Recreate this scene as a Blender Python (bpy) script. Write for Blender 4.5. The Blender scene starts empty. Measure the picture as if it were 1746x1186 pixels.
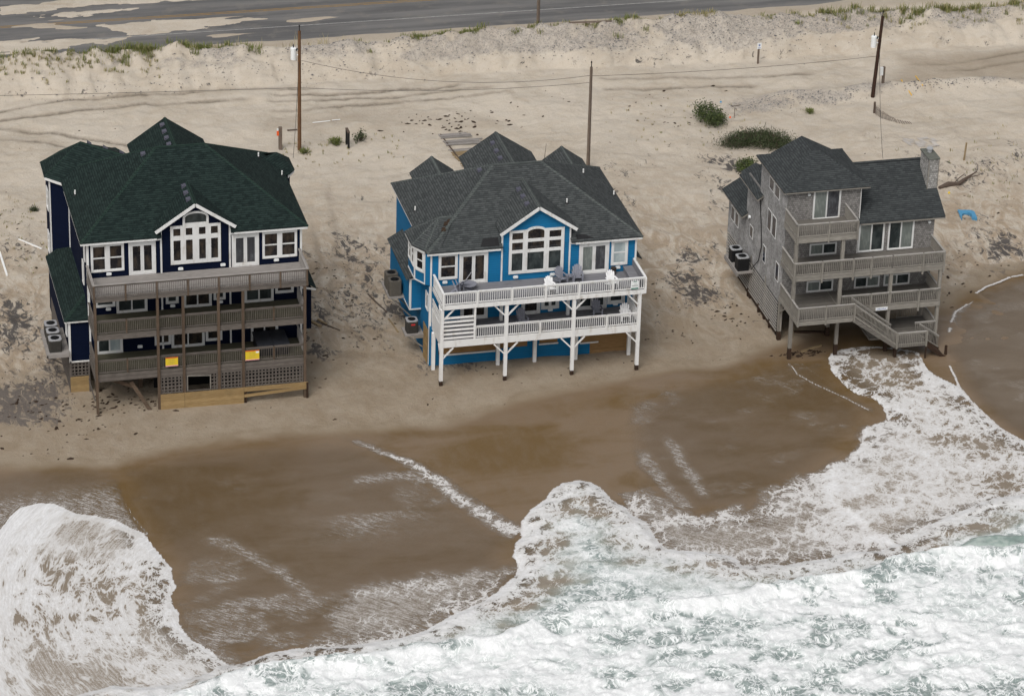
import bpy, bmesh, math, random
import numpy as np
from mathutils import Vector, Matrix
random.seed(7); rng = np.random.default_rng(7)
D = bpy.data; SC = bpy.context.scene; COL = SC.collection
# ---------------------------------------------------------------- camera
cam = D.objects.new('camera', D.cameras.new('camera')); COL.objects.link(cam)
cR = Vector((0.97151,-0.235525,0.026361)); cU = Vector((0.084495,0.448138,0.88996)); cF = Vector((0.221422,0.862381,-0.455271))
M = Matrix.Identity(4)
for i in range(3): M[i][0], M[i][1], M[i][2] = cR[i], cU[i], -cF[i]
M[0][3], M[1][3], M[2][3] = -25.5075, -212.8532, 114.6704
cam.matrix_world = M
cam.data.sensor_width = 36; cam.data.lens = 6049.35/1746*36
cam.data.clip_start = 1; cam.data.clip_end = 6000
SC.camera = cam
# ---------------------------------------------------------------- world, sun, exposure
EL, AZ = math.radians(52), math.radians(215)      # overcast: soft high light from the sea side, left
W = D.worlds.new('World'); SC.world = W; W.use_nodes = True
nt = W.node_tree; bg = nt.nodes['Background']; sky = nt.nodes.new('ShaderNodeTexSky')
sky.sky_type = 'NISHITA'; sky.sun_disc = False; sky.sun_elevation = EL; sky.sun_rotation = AZ
sky.air_density = 1.0; sky.dust_density = 5.0; sky.ozone_density = 1.0
hs = nt.nodes.new('ShaderNodeHueSaturation'); hs.inputs['Saturation'].default_value = .22
nt.links.new(sky.outputs[0], hs.inputs['Color']); nt.links.new(hs.outputs[0], bg.inputs['Color'])
bg.inputs['Strength'].default_value = .13
sl = D.lights.new('sun', 'SUN'); sl.energy = 1.2; sl.angle = math.radians(28); sl.color = (1, .965, .92)
so = D.objects.new('sun', sl); COL.objects.link(so)
sd = Vector((math.sin(AZ)*math.cos(EL), math.cos(AZ)*math.cos(EL), math.sin(EL)))
so.rotation_euler = sd.to_track_quat('Z', 'Y').to_euler()
SC.view_settings.view_transform = 'Standard'; SC.view_settings.look = 'None'
SC.view_settings.exposure = 0.0; SC.view_settings.gamma = 1
# ---------------------------------------------------------------- materials
class N:
    def __init__(s, name):
        s.m = D.materials.new(name); s.m.use_nodes = True; s.t = s.m.node_tree
        s.b = s.t.nodes['Principled BSDF']; s.out = s.t.nodes['Material Output']
    def n(s, typ, **kw):
        x = s.t.nodes.new('ShaderNode'+typ)
        for k, v in kw.items():
            if k in x.inputs.keys() if isinstance(k, str) else False: s.put(x.inputs[k], v)
            else: setattr(x, k, v)
        return x
    def put(s, sock, v):
        if hasattr(v, 'is_output') or hasattr(v, 'links'): s.t.links.new(v, sock)
        else: sock.default_value = v
    def math(s, op, a, b=None, c=None, clamp=False):
        x = s.t.nodes.new('ShaderNodeMath'); x.operation = op; x.use_clamp = clamp
        s.put(x.inputs[0], a)
        if b is not None: s.put(x.inputs[1], b)
        if c is not None: s.put(x.inputs[2], c)
        return x.outputs[0]
    def mix(s, f, a, b, mode='MIX'):
        x = s.t.nodes.new('ShaderNodeMix'); x.data_type = 'RGBA'; x.blend_type = mode
        s.put(x.inputs[0], f)
        for i, v in ((6, a), (7, b)):
            if isinstance(v, tuple): v = v + (1,) if len(v) == 3 else v
            s.put(x.inputs[i], v)
        return x.outputs[2]
    def noise(s, vec, scale, detail=3, rough=.5, dist=0, dim='3D'):
        x = s.n('TexNoise'); x.inputs['Scale'].default_value = scale; x.inputs['Detail'].default_value = detail
        x.inputs['Roughness'].default_value = rough; x.inputs['Distortion'].default_value = dist
        if vec is not None: s.t.links.new(vec, x.inputs['Vector'])
        return x.outputs['Fac']
    def ramp(s, f, lo, hi, a=0., b=1.):
        x = s.t.nodes.new('ShaderNodeMapRange'); x.interpolation_type = 'SMOOTHSTEP'
        s.put(x.inputs[0], f); s.put(x.inputs[1], lo); s.put(x.inputs[2], hi); s.put(x.inputs[3], a); s.put(x.inputs[4], b)
        return x.outputs[0]
    def uv(s): return s.n('UVMap').outputs[0]
    def pos(s): return s.n('NewGeometry').outputs['Position']
    def mapv(s, v, sc=(1,1,1), rot=(0,0,0)):
        x = s.t.nodes.new('ShaderNodeMapping'); s.t.links.new(v, x.inputs[0]); x.inputs['Scale'].default_value = sc; x.inputs['Rotation'].default_value = rot
        return x.outputs[0]
    def bump(s, h, dist=.02, strength=1):
        x = s.t.nodes.new('ShaderNodeBump'); s.put(x.inputs['Height'], h); x.inputs['Distance'].default_value = dist
        x.inputs['Strength'].default_value = strength; s.t.links.new(x.outputs[0], s.b.inputs['Normal']); return x
    def col(s, c, rough=.7, spec=.3):
        if isinstance(c, tuple): c = c + (1,) if len(c) == 3 else c
        s.put(s.b.inputs['Base Color'], c); s.put(s.b.inputs['Roughness'], rough); s.b.inputs['Specular IOR Level'].default_value = spec
        return s.m
def sc3(c, k): return tuple(min(1, v*k) for v in c)
def mat_paint(name, c, rough=.55, dirt=.25, dc=(.12,.10,.08), lap=0, spec=.3):
    k = N(name); p = k.pos()
    n1 = k.noise(p, 1.1, 4, .6); n2 = k.noise(k.mapv(p, (5,5,.8)), 1, 4, .6)
    f = k.ramp(k.math('MULTIPLY', n1, n2), .24, .5, 0, dirt)
    c0 = k.mix(k.noise(p, .5, 2), sc3(c, .88), sc3(c, 1.1))
    c1 = k.mix(f, c0, dc)
    if lap:
        u = k.n('SeparateXYZ', Vector=k.uv()).outputs
        fr = k.math('FRACT', k.math('DIVIDE', u[1], lap))
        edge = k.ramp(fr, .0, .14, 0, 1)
        bo = k.noise(k.mapv(k.uv(), (.25, 1/lap, 1)), 1, 1)
        c1 = k.mix(k.ramp(bo, .35, .65, 0, .25), c1, sc3(c, .75))
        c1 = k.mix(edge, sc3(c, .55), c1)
        k.bump(k.math('SUBTRACT', 1, fr), .02, .7)
    return k.col(c1, rough, spec)
def mat_wood(name, c, c2, axis='u', plank=.14, rough=.85, gap=.35):
    k = N(name); uv = k.uv(); p = k.pos()
    g = k.noise(k.mapv(uv, (1.2, 14, 1)), 1.6, 5, .6)
    pl = k.n('SeparateXYZ', Vector=uv).outputs[1]
    idx = k.math('FLOOR', k.math('DIVIDE', pl, plank)); fr = k.math('FRACT', k.math('DIVIDE', pl, plank))
    w = k.n('TexWhiteNoise', noise_dimensions='1D'); k.put(w.inputs['W'], idx)
    c0 = k.mix(k.ramp(g, .3, .7), c, c2)
    c0 = k.mix(k.math('MULTIPLY', w.outputs['Value'], .45), c0, sc3(c, .6))
    st = k.ramp(k.noise(p, .9, 4, .65), .48, .75, 0, .5)
    c0 = k.mix(st, c0, sc3(c2, .45))
    e = k.ramp(fr, 0, .08, 0, 1)
    c0 = k.mix(k.math('MULTIPLY', k.math('SUBTRACT', 1, e), gap), c0, sc3(c, .3))
    k.bump(g, .01, .4)
    return k.col(c0, rough, .2)
def mat_roof(name, c, c2, row=.175, wd=.30):
    k = N(name); uv = k.uv()
    b = k.n('TexBrick', offset=.5); k.t.links.new(uv, b.inputs['Vector'])
    b.inputs['Color1'].default_value = (0,0,0,1); b.inputs['Color2'].default_value = (1,1,1,1); b.inputs['Mortar'].default_value = (.5,.5,.5,1)
    b.inputs['Scale'].default_value = 1; b.inputs['Mortar Size'].default_value = .004; b.inputs['Mortar Smooth'].default_value = .2
    b.inputs['Brick Width'].default_value = wd; b.inputs['Row Height'].default_value = row; b.inputs['Bias'].default_value = 0
    v = k.n('SeparateXYZ', Vector=uv).outputs[1]
    fr = k.math('FRACT', k.math('DIVIDE', v, row))
    tab = b.outputs['Color']
    n0 = k.noise(k.mapv(uv, (3.4, 6.5, 1)), 1, 3, .75); n1 = k.noise(k.pos(), .45, 3, .6); n2 = k.noise(k.pos(), 45, 2, .7)
    f = k.math('ADD', k.math('MULTIPLY', k.n('RGBToBW', Color=tab).outputs[0], .38), k.math('MULTIPLY', n0, .75))
    c0 = k.mix(k.ramp(f, .32, .82), sc3(c,.95), sc3(c2,1.0))
    c0 = k.mix(k.ramp(n1, .35, .7, 0, .18), c0, sc3(c, .7))
    c0 = k.mix(k.ramp(k.noise(k.mapv(k.pos(), (.9, .9, 2)), 1.2, 4, .7), .6, .85, 0, .12), c0, (.12,.12,.11))
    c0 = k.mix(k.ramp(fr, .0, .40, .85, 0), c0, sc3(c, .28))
    c0 = k.mix(k.ramp(n2, .45, .75, 0, .22), c0, sc3(c2, 1.9))
    k.bump(k.math('SUBTRACT', 1, fr), .02, .8)
    return k.col(c0, .92, .15)
def mat_shake(name, c, c2, c3, wash=.5):
    k = N(name); uv = k.uv()
    b = k.n('TexBrick', offset=.5); k.t.links.new(uv, b.inputs['Vector'])
    b.inputs['Color1'].default_value = (0,0,0,1); b.inputs['Color2'].default_value = (1,1,1,1); b.inputs['Mortar'].default_value = (0,0,0,1)
    b.inputs['Scale'].default_value = 1; b.inputs['Mortar Size'].default_value = .008; b.inputs['Mortar Smooth'].default_value = .3
    b.inputs['Brick Width'].default_value = .16; b.inputs['Row Height'].default_value = .15
    n0 = k.noise(k.mapv(uv, (8, 3, 1)), 1, 4, .7); n1 = k.noise(k.pos(), .8, 4, .65)
    f = k.math('ADD', k.math('MULTIPLY', k.n('RGBToBW', Color=b.outputs['Color']).outputs[0], .5), k.math('MULTIPLY', n0, .6))
    c0 = k.mix(k.ramp(f, .2, .85), c, c2)
    c0 = k.mix(k.ramp(n1, .45, .75, 0, wash), c0, c3)
    v = k.n('SeparateXYZ', Vector=uv).outputs[1]
    fr = k.math('FRACT', k.math('DIVIDE', v, .15))
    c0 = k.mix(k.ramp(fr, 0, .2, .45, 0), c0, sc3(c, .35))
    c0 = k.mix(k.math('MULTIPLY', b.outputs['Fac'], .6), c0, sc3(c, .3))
    k.bump(k.math('SUBTRACT', 1, fr), .025, .8)
    return k.col(c0, .9, .15)
def mat_glass(name, c=(.012,.012,.014), c2=(.03,.025,.02), blinds=False, rough=.06):
    k = N(name); p = k.pos()
    n = k.noise(k.mapv(p, (1, 1, .6)), 1.7, 3, .6)
    c0 = k.mix(k.ramp(n, .4, .68), c, c2)
    if blinds:
        u = k.n('SeparateXYZ', Vector=k.uv()).outputs[0]
        s = k.math('FRACT', k.math('MULTIPLY', u, 9))
        c0 = k.mix(k.ramp(s, .1, .5, 0, .75), c0, sc3(c2, .45))
    return k.col(c0, rough, .5)
def mat_plain(name, c, rough=.6, spec=.3, var=.25, sc=6, metal=0):
    k = N(name); n = k.noise(k.pos(), sc, 4, .6)
    k.b.inputs['Metallic'].default_value = metal
    return k.col(k.mix(n, sc3(c, 1-var), sc3(c, 1+var)), rough, spec)
MT = dict(
 white=mat_paint('white_trim_paint', (.66,.66,.65), .5, .5, (.30,.25,.19)),
 white_post=mat_paint('white_post_paint', (.70,.70,.69), .5, .55, (.30,.24,.17)),
 navy=mat_paint('navy_siding', (.0036,.0070,.022), .85, .25, (.010,.012,.018), lap=.18, spec=.06),
 blue=mat_paint('blue_siding', (.009,.138,.300), .75, .5, (.03,.13,.21), lap=.18, spec=.15),
 roof_green=mat_roof('green_shingles', (.0075,.0145,.0138), (.019,.033,.0295)),
 roof_gray=mat_roof('gray_shingles', (.040,.045,.046), (.074,.080,.080)),
 roof_slate=mat_roof('slate_shingles', (.034,.038,.040), (.058,.064,.065)),
 cap_green=mat_roof('green_ridge_shingles', (.014,.029,.024), (.022,.040,.032), .2, .3),
 cap_gray=mat_roof('gray_ridge_shingles', (.068,.078,.076), (.095,.105,.10), .2, .3),
 shake=mat_shake('cedar_shakes', (.135,.128,.122), (.235,.225,.215), (.18,.17,.16), .15),
 shake_side=mat_shake('weathered_side_shakes', (.19,.185,.18), (.31,.305,.30), (.50,.49,.48), .75),
 shake_chim=mat_shake('chimney_shakes', (.17,.165,.155), (.36,.35,.335), (.22,.21,.20), .3),
 wood_navy=mat_wood('brown_weathered_wood', (.098,.084,.074), (.170,.150,.133)),
 wood_post=mat_wood('brown_treated_post', (.085,.058,.040), (.135,.098,.070)),
 wood_deck=mat_wood('bleached_deck_boards', (.24,.22,.205), (.34,.32,.30)),
 wood_mossy=mat_wood('mossy_deck_boards', (.075,.072,.045), (.12,.11,.08)),
 wood_gray=mat_wood('silver_weathered_wood', (.19,.175,.152), (.32,.30,.265)),
 wood_graydeck=mat_wood('gray_deck_boards', (.115,.105,.092), (.20,.185,.165)),
 wood_cap=mat_wood('pale_weathered_rail', (.30,.285,.26), (.44,.42,.395)),
 wood_new=mat_wood('fresh_lumber', (.27,.175,.075), (.38,.275,.14), plank=.28),
 plywood=mat_wood('stained_plywood', (.22,.125,.05), (.32,.20,.095), plank=1.22),
 composite=mat_wood('gray_composite_boards', (.17,.17,.185), (.23,.23,.245), plank=.15),
 pole=mat_wood('utility_pole_wood', (.13,.066,.032), (.21,.115,.06), plank=.5),
 pole_dark=mat_wood('tarred_pole_wood', (.030,.016,.011), (.06,.032,.022), plank=.5),
 pole_gray=mat_wood('gray_pole_wood', (.12,.09,.07), (.20,.16,.13), plank=.5),
 wetpile=mat_wood('sea_stained_pile', (.028,.017,.012), (.06,.035,.022), plank=.5),
 glass=mat_glass('dark_window_glass', (.010,.010,.012), (.050,.038,.028)), glass_curtain=mat_glass('curtained_glass', (.16,.18,.17), (.28,.31,.285), True),
 glass_blind=mat_glass('dark_blind_glass', (.03,.03,.035), (.13,.135,.145), True), glass_teal=mat_glass('dim_teal_glass', (.02,.026,.027), (.05,.06,.06)),
 glass_pale=mat_glass('pale_shade_glass', (.30,.35,.36), (.42,.47,.47)),
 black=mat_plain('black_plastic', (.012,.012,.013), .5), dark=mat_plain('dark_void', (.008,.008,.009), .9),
 vent=mat_plain('gray_vent_metal', (.075,.075,.10), .5, .4), metal=mat_plain('galvanized_metal', (.42,.43,.44), .4, .5, .15, 6, .3),
 pvc=mat_plain('white_plastic', (.78,.78,.76), .4), ac=mat_plain('air_conditioner_case', (.04,.038,.034), .5, .3), acgray=mat_plain('air_conditioner_top', (.30,.30,.31), .5, .4),
 actan=mat_plain('tan_air_conditioner_case', (.10,.09,.075), .6), concrete=mat_plain('pale_concrete', (.34,.32,.29), .9, .1),
 chairw=mat_plain('white_chair_plastic', (.82,.82,.82), .4), chairg=mat_plain('gray_chair_plastic', (.20,.205,.24), .5), tub=mat_plain('charcoal_cover_vinyl', (.022,.024,.030), .55, .4, .5, 2),
 yellow=mat_plain('yellow_sign', (.66,.48,.03), .5, .3, .08), red=mat_plain('red_sign_print', (.50,.03,.03), .5), pink=mat_plain('pink_sign_print', (.75,.35,.38), .5), ink=mat_plain('gray_sign_print', (.33,.28,.08), .6),
 signw=mat_plain('white_sign', (.72,.74,.74), .5, .3, .08), signg=mat_plain('green_sign_print', (.03,.17,.12), .5), signb=mat_plain('blue_sign_print', (.18,.21,.38), .5),
 terracotta=mat_plain('brown_glazed_pot', (.03,.018,.014), .35, .5), potgray=mat_plain('gray_stone_pot', (.17,.20,.19), .7), soil=mat_plain('pot_soil', (.04,.028,.02), .9),
 leaf=mat_plain('shrub_leaf', (.042,.058,.020), .6, .3, .5, 9), leaf2=mat_plain('yellow_green_leaf', (.075,.10,.026), .6, .3, .5, 9), twig=mat_plain('brown_twig', (.075,.055,.04), .8),
 dgreen=mat_plain('dusty_green_foliage', (.048,.060,.028), .7, .2, .5, 5),
 grass=mat_plain('dune_grass_blade', (.135,.155,.045), .7, .2, .5, 2), grassdry=mat_plain('dry_grass_blade', (.30,.26,.13), .7, .2, .4, 2),
 weed=mat_plain('seaweed', (.035,.022,.014), .8, .2, .5, 3), tarp=mat_plain('blue_plastic', (.07,.25,.42), .5), orange=mat_plain('orange_plastic', (.75,.12,.03), .5),
 yguard=mat_plain('yellow_wire_guard', (.62,.38,.05), .5), wire=mat_plain('black_cable', (.02,.02,.02), .6), board=mat_wood('driftwood_boards', (.22,.16,.09), (.38,.29,.17), plank=.2),
 drift=mat_plain('driftwood', (.10,.075,.06), .9, .1, .4), net=mat_plain('faded_netting', (.40,.37,.34), .9), stone=mat_plain('pebble', (.10,.10,.11), .9, .2, .6, 2),
)
# ---------------------------------------------------------------- mesh helpers
def rootloc(o):
    L = Vector((0,0,0))
    while o is not None: L = L + Vector(o.location); o = o.parent
    return L
def finish(name, V, F, mat, parent=None, mats=None, fm=None, smooth=False, uv=True):
    me = D.meshes.new(name)
    V = np.asarray(V, float)
    L = rootloc(parent) if parent is not None else Vector((0,0,0))
    me.from_pydata((V - np.array(L)).tolist(), [], F)
    for m in (mats or [mat]): me.materials.append(m)
    if fm is not None: me.polygons.foreach_set('material_index', fm)
    if uv:
        ul = me.uv_layers.new(name='UVMap'); uvs = np.zeros((len(me.loops), 2)); li = 0
        for f in F:
            P = V[list(f)]; n = np.zeros(3)
            for i in range(len(P)): n += np.cross(P[i-1]-P[0], P[i]-P[0])
            l = np.linalg.norm(n); n = n/l if l > 1e-12 else np.array([0,0,1.])
            e = P - P.mean(0)
            if abs(n[2]) < .985: t = np.cross([0,0,1.], n); t /= np.linalg.norm(t); b = np.cross(n, t)
            else:
                t, b = np.array([1.,0,0]), np.array([0,1.,0])
            if min(np.ptp(P@t), np.ptp(P@b)) > 0 and np.ptp(P@b) > 2.2*np.ptp(P@t) and np.ptp(P@t) < .5: t, b = b, t   # grain along long narrow members
            uvs[li:li+len(f), 0] = P@t; uvs[li:li+len(f), 1] = P@b; li += len(f)
        ul.data.foreach_set('uv', uvs.ravel())
    if smooth: me.polygons.foreach_set('use_smooth', [True]*len(me.polygons))
    me.update()
    o = D.objects.new(name, me); COL.objects.link(o)
    if parent is not None: o.parent = parent
    return o
class MB:
    def __init__(s): s.v, s.f, s.m = [], [], []; s.cur = 0
    def face(s, pts):
        i = len(s.v); s.v += [tuple(p) for p in pts]; s.f.append(tuple(range(i, i+len(pts)))); s.m.append(s.cur); return s
    def hexa(s, c):
        i = len(s.v); s.v += [tuple(p) for p in c]
        for q in ((0,3,2,1),(4,5,6,7),(0,1,5,4),(1,2,6,5),(2,3,7,6),(3,0,4,7)): s.f.append(tuple(i+k for k in q)); s.m.append(s.cur)
        return s
    def box(s, x0,x1,y0,y1,z0,z1):
        return s.hexa([(x0,y0,z0),(x1,y0,z0),(x1,y1,z0),(x0,y1,z0),(x0,y0,z1),(x1,y0,z1),(x1,y1,z1),(x0,y1,z1)])
    def ob(s, O, r, n, a0,a1,b0,b1,d0,d1):
        O, r, n = map(Vector, (O, r, n)); z = Vector((0,0,1))
        P = lambda a,b,d: tuple(O + r*a + z*b + n*d)
        return s.hexa([P(a0,b0,d1),P(a1,b0,d1),P(a1,b0,d0),P(a0,b0,d0),P(a0,b1,d1),P(a1,b1,d1),P(a1,b1,d0),P(a0,b1,d0)])
    def bar(s, p, q, w, h, up=(0,0,1)):
        p, q, up = Vector(p), Vector(q), Vector(up); d = (q-p).normalized(); sd_ = d.cross(up)
        if sd_.length < 1e-4: sd_ = Vector((1,0,0))
        sd_ = sd_.normalized()*(w/2); u = sd_.cross(d).normalized()*(h/2)
        c = []
        for e in (p, q): c += [e-sd_-u, e+sd_-u, e+sd_+u, e-sd_+u]
        return s.hexa([tuple(x) for x in c])
    def cyl(s, p, q, r0, r1=None, n=12, cap=True):
        r1 = r0 if r1 is None else r1; p, q = Vector(p), Vector(q); d = (q-p).normalized()
        a = d.orthogonal().normalized(); b = d.cross(a); i = len(s.v)
        for e, r in ((p, r0), (q, r1)):
            for k in range(n):
                t = 2*math.pi*k/n; s.v.append(tuple(e + (a*math.cos(t)+b*math.sin(t))*r))
        for k in range(n): s.f.append((i+k, i+(k+1)%n, i+n+(k+1)%n, i+n+k)); s.m.append(s.cur)
        if cap: s.f.append(tuple(i+k for k in range(n-1,-1,-1))); s.m.append(s.cur); s.f.append(tuple(i+n+k for k in range(n))); s.m.append(s.cur)
        return s
    def tube(s, pts, r, n=6):
        for a, b in zip(pts[:-1], pts[1:]): s.cyl(a, b, r, r, n, False)
        return s
    def prism(s, poly, y0, y1):   # poly in (x,z), extruded along y
        n = len(poly); i = len(s.v)
        s.v += [(x,y0,z) for x,z in poly] + [(x,y1,z) for x,z in poly]
        s.f.append(tuple(i+k for k in range(n))); s.f.append(tuple(i+n+k for k in range(n-1,-1,-1))); s.m += [s.cur]*2
        for k in range(n): s.f.append((i+(k+1)%n, i+k, i+n+k, i+n+(k+1)%n)); s.m.append(s.cur)
        return s
    def column(s, poly, z0, z1):   # poly in (x,y), CCW, extruded along z
        n = len(poly); i = len(s.v)
        s.v += [(x,y,z0) for x,y in poly] + [(x,y,z1) for x,y in poly]
        s.f.append(tuple(i+k for k in range(n-1,-1,-1))); s.f.append(tuple(i+n+k for k in range(n))); s.m += [s.cur]*2
        for k in range(n): s.f.append((i+k, i+(k+1)%n, i+n+(k+1)%n, i+n+k)); s.m.append(s.cur)
        return s
    def build(s, name, mat, parent=None, mats=None, smooth=False, bevel=0):
        if not s.f: return None
        o = finish(name, s.v, s.f, mat, parent, mats, s.m if mats else None, smooth)
        return o
def thing(name, loc, label, cat, group=None):
    o = D.objects.new(name, None); COL.objects.link(o); o.location = loc; o.empty_display_size = .3
    return tag(o, label, cat, group)
def tag(o, label, cat, group=None, kind=None):
    o['label'] = label; o['category'] = cat
    if group: o['group'] = group
    if kind: o['kind'] = kind
    return o
def kind(o, k): o['kind'] = k; return o
X, Y, Z = (1,0,0), (0,1,0), (0,0,1)
FR = lambda y: ((0,y,0), X, (0,-1,0))          # front facing plane at y: a = world x, b = world z
LF = lambda x: ((x,0,0), (0,-1,0), (-1,0,0))   # left facing plane at x: a = -world y
def opening(par, pl, a0,a1,b0,b1, kind_='dh', fm='white', t=.12, panes=None, name=None, sash=.05, dp=1.):
    O, r, n = pl; m = MB()
    m.ob(O,r,n,a0,a0+t,b0,b1,0,.07*dp); m.ob(O,r,n,a1-t,a1,b0,b1,0,.07*dp)
    m.ob(O,r,n,a0+t,a1-t,b1-t,b1,0,.07*dp); m.ob(O,r,n,a0+t,a1-t,b0,b0+t,0,.085*dp)
    A0,A1,B0,B1 = a0+t,a1-t,b0+t,b1-t; cells = []
    def cell(x0,x1,y0,y1,d=.0):
        s = sash; d = d if dp == 1 else .05-.03
        m.ob(O,r,n,x0,x0+s,y0,y1,0,.05-d); m.ob(O,r,n,x1-s,x1,y0,y1,0,.05-d); m.ob(O,r,n,x0+s,x1-s,y0,y0+s,0,.05-d); m.ob(O,r,n,x0+s,x1-s,y1-s,y1,0,.05-d)
        cells.append((x0+s,x1-s,y0+s,y1-s))
    mid = (A0+A1)/2; mz = (B0+B1)/2
    if kind_ == 'dh': cell(A0,A1,mz,B1); cell(A0,A1,B0,mz,.015)
    elif kind_ == 'pair':
        m.ob(O,r,n,mid-.13,mid+.13,B0,B1,0,.068)
        for x0,x1 in ((A0,mid-.13),(mid+.13,A1)): cell(x0,x1,mz,B1); cell(x0,x1,B0,mz,.015)
    elif kind_ == 'slider': cell(A0,mid,B0,B1); cell(mid,A1,B0,B1,.015)
    elif kind_ == 'one': cell(A0,A1,B0,B1)
    elif kind_ == 'halves': cell(A0,mid,B0,B1); cell(mid,A1,B0,B1,.012)
    o = m.build(name or ('sliding_door' if kind_ == 'slider' else 'window'), MT[fm], par)
    panes = panes or ['glass']
    for i, (x0,x1,y0,y1) in enumerate(cells):
        g = MB(); g.ob(O,r,n,x0,x1,y0,y1,0,.02); g.build('pane', MT[panes[i % len(panes)]], o)
    return o
def lamp(par, x, y, z):
    m = MB(); m.ob(*FR(y), x-.17,x+.17, z-.07,z+.07, 0,.10); m.ob(*FR(y), x-.13,x+.13, z-.10,z+.10, 0,.08)
    return m.build('wall_lamp', MT['signw'], par)
def trim(par, pl, bars, mat='white', name='corner_trim', d=.035):
    m = MB()
    for a0,a1,b0,b1 in bars: m.ob(*pl, a0,a1,b0,b1, 0,d)
    return m.build(name, MT[mat], par)
def railing(par, p, q, h, mat, step=.125, bw=.035, cap=.13, capmat=None, low=.1, drop=0):
    """rails and balusters between p and q (points on the deck surface)"""
    p, q = Vector(p), Vector(q); d = q-p; L = d.length; m = MB(); up = Vector((0,0,1)); m.cur = 1
    m.bar(p+up*(h-.02), q+up*(h-.02), cap, .04); m.cur = 0; m.bar(p+up*(h-.10), q+up*(h-.10), .045, .10)
    m.bar(p+up*low, q+up*low, .045, .08)
    n = max(2, int(L/step)); hd = Vector((d.x, d.y, 0)).normalized()
    for i in range(n):
        c = p + d*((i+.5)/n); m.bar(c+up*(low-drop), c+up*(h-.06), bw, .03, up=(hd.x, hd.y, 0))
    return m.build('railing', MT[mat], par, mats=[MT[mat], MT[capmat or dict(wood_gray='wood_cap').get(mat, mat)]])
def ridgecap(par, segs, mat, w=.26):
    m = MB()
    for p, q in segs:
        p, q = Vector(p)+Vector((0,0,.02)), Vector(q)+Vector((0,0,.02))
        dz = q-p; hd = Vector((-dz.y, dz.x, 0)).normalized()*w/2; dn = Vector((0,0,-.07))
        m.face([p, q, q+hd+dn, p+hd+dn]); m.face([q, p, p-hd+dn, q-hd+dn])
    return m.build('ridge_cap', MT[mat], par)
def solid_roof(par, facets, mat, name='roof', th=.07):
    """roof slabs: each facet a closed thin slab"""
    m = MB()
    for f in facets:
        P = [Vector(p) for p in f]; nrm = Vector((0,0,0))
        for i in range(1, len(P)-1): nrm += (P[i]-P[0]).cross(P[i+1]-P[0])
        if nrm.z < 0: P.reverse()
        m.face(P); m.face([p-Vector((0,0,th)) for p in reversed(P)])
        for i in range(len(P)):
            a, b = P[i], P[(i+1) % len(P)]; dn = Vector((0,0,th)); m.face([a-dn, b-dn, b, a])
    return m.build(name, MT[mat], par)
def fascia(par, pts, mat='white', h=.2, th=.03, drop=.035, name='fascia'):
    m = MB()
    for a, b in zip(pts[:-1], pts[1:]):
        a, b = Vector(a), Vector(b); m.bar(a-Vector((0,0,h/2+drop)), b-Vector((0,0,h/2+drop)), th, h)
    return m.build(name, MT[mat], par)
def roofvents(par, pts, tilt, mat='vent'):
    for p in pts:
        m = MB(); x,y,z = p; s = tilt
        m.hexa([(x-.16,y-.22,z-.16*s),(x+.16,y-.22,z+.16*s),(x+.16,y+.22,z+.16*s),(x-.16,y+.22,z-.16*s),
                (x-.16,y-.20,z-.16*s+.2),(x+.14,y-.20,z+.16*s+.05),(x+.14,y+.20,z+.16*s+.05),(x-.16,y+.20,z-.16*s+.2)])
        m.build('roof_vent', MT[mat], par)
def ventpipes(par, pts):
    for x,y,z in pts:
        m = MB(); m.cyl((x,y,z-.1),(x,y,z+.36),.05,.05,10); f = m.build('vent_pipe', MT['pvc'], par, smooth=False)
        b = MB(); b.cyl((x,y,z-.05),(x,y,z+.07),.12,.065,10); b.build('flashing', MT['black'], f)
def aircon(name, x, y, z, label, s=.80, h=.85, case='ac', top='acgray', group=None):
    t = thing(name, (x,y,z), label, 'air conditioner', group)
    m = MB(); r = .06; a = s/2
    poly = [(x-a+r,y-a),(x+a-r,y-a),(x+a,y-a+r),(x+a,y+a-r),(x+a-r,y+a),(x-a+r,y+a),(x-a,y+a-r),(x-a,y-a+r)]
    m.column(poly, z, z+h-.06)
    for k in range(9):
        zz = z+.08+k*(h-.2)/9
        m.box(x-a-.012, x-a, y-a+.1, y+a-.1, zz, zz+.035); m.box(x-a+.1, x+a-.1, y-a-.012, y-a, zz, zz+.035)
    m.build('case', MT[case], t)
    m = MB(); R, n = s*.36, 20; c = Vector((x,y,z+h-.06))
    sq = [];  rg = []
    for k in range(n):
        th = 2*math.pi*k/n; u = Vector((math.cos(th), math.sin(th), 0)); q = a*1.02/max(abs(u.x), abs(u.y)); q = min(q, a*1.28)
        sq.append(c+u*q); rg.append(c+u*R)
    zt_ = Vector((0,0,.07))
    for k in range(n):
        j = (k+1) % n
        m.face([sq[k]+zt_*.8, sq[j]+zt_*.8, rg[j]+zt_, rg[k]+zt_]); m.face([sq[j], sq[k], rg[k], rg[j]][::-1]); m.face([sq[k], sq[j], sq[j]+zt_*.8, sq[k]+zt_*.8])
    m.build('top_cover', MT[top], t)
    m = MB(); m.cyl((x,y,z+h-.06),(x,y,z+h-.04),R,R,20); m.build('fan_opening', MT['dark'], t)
    m = MB()
    for k in range(1,6): 
        rr = R*k/5.5
        pts = [(x+rr*math.cos(2*math.pi*i/20), y+rr*math.sin(2*math.pi*i/20), z+h+.012) for i in range(21)]; m.tube(pts, .008, 4)
    for k in range(4):
        th = math.pi*k/4; m.bar((x-R*math.cos(th),y-R*math.sin(th),z+h+.016),(x+R*math.cos(th),y+R*math.sin(th),z+h+.016),.012,.01)
    m.cyl((x,y,z+h-.03),(x,y,z+h+.01),.09,.09,10)
    m.build('fan_guard', MT['black'], t)
    return t
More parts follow.
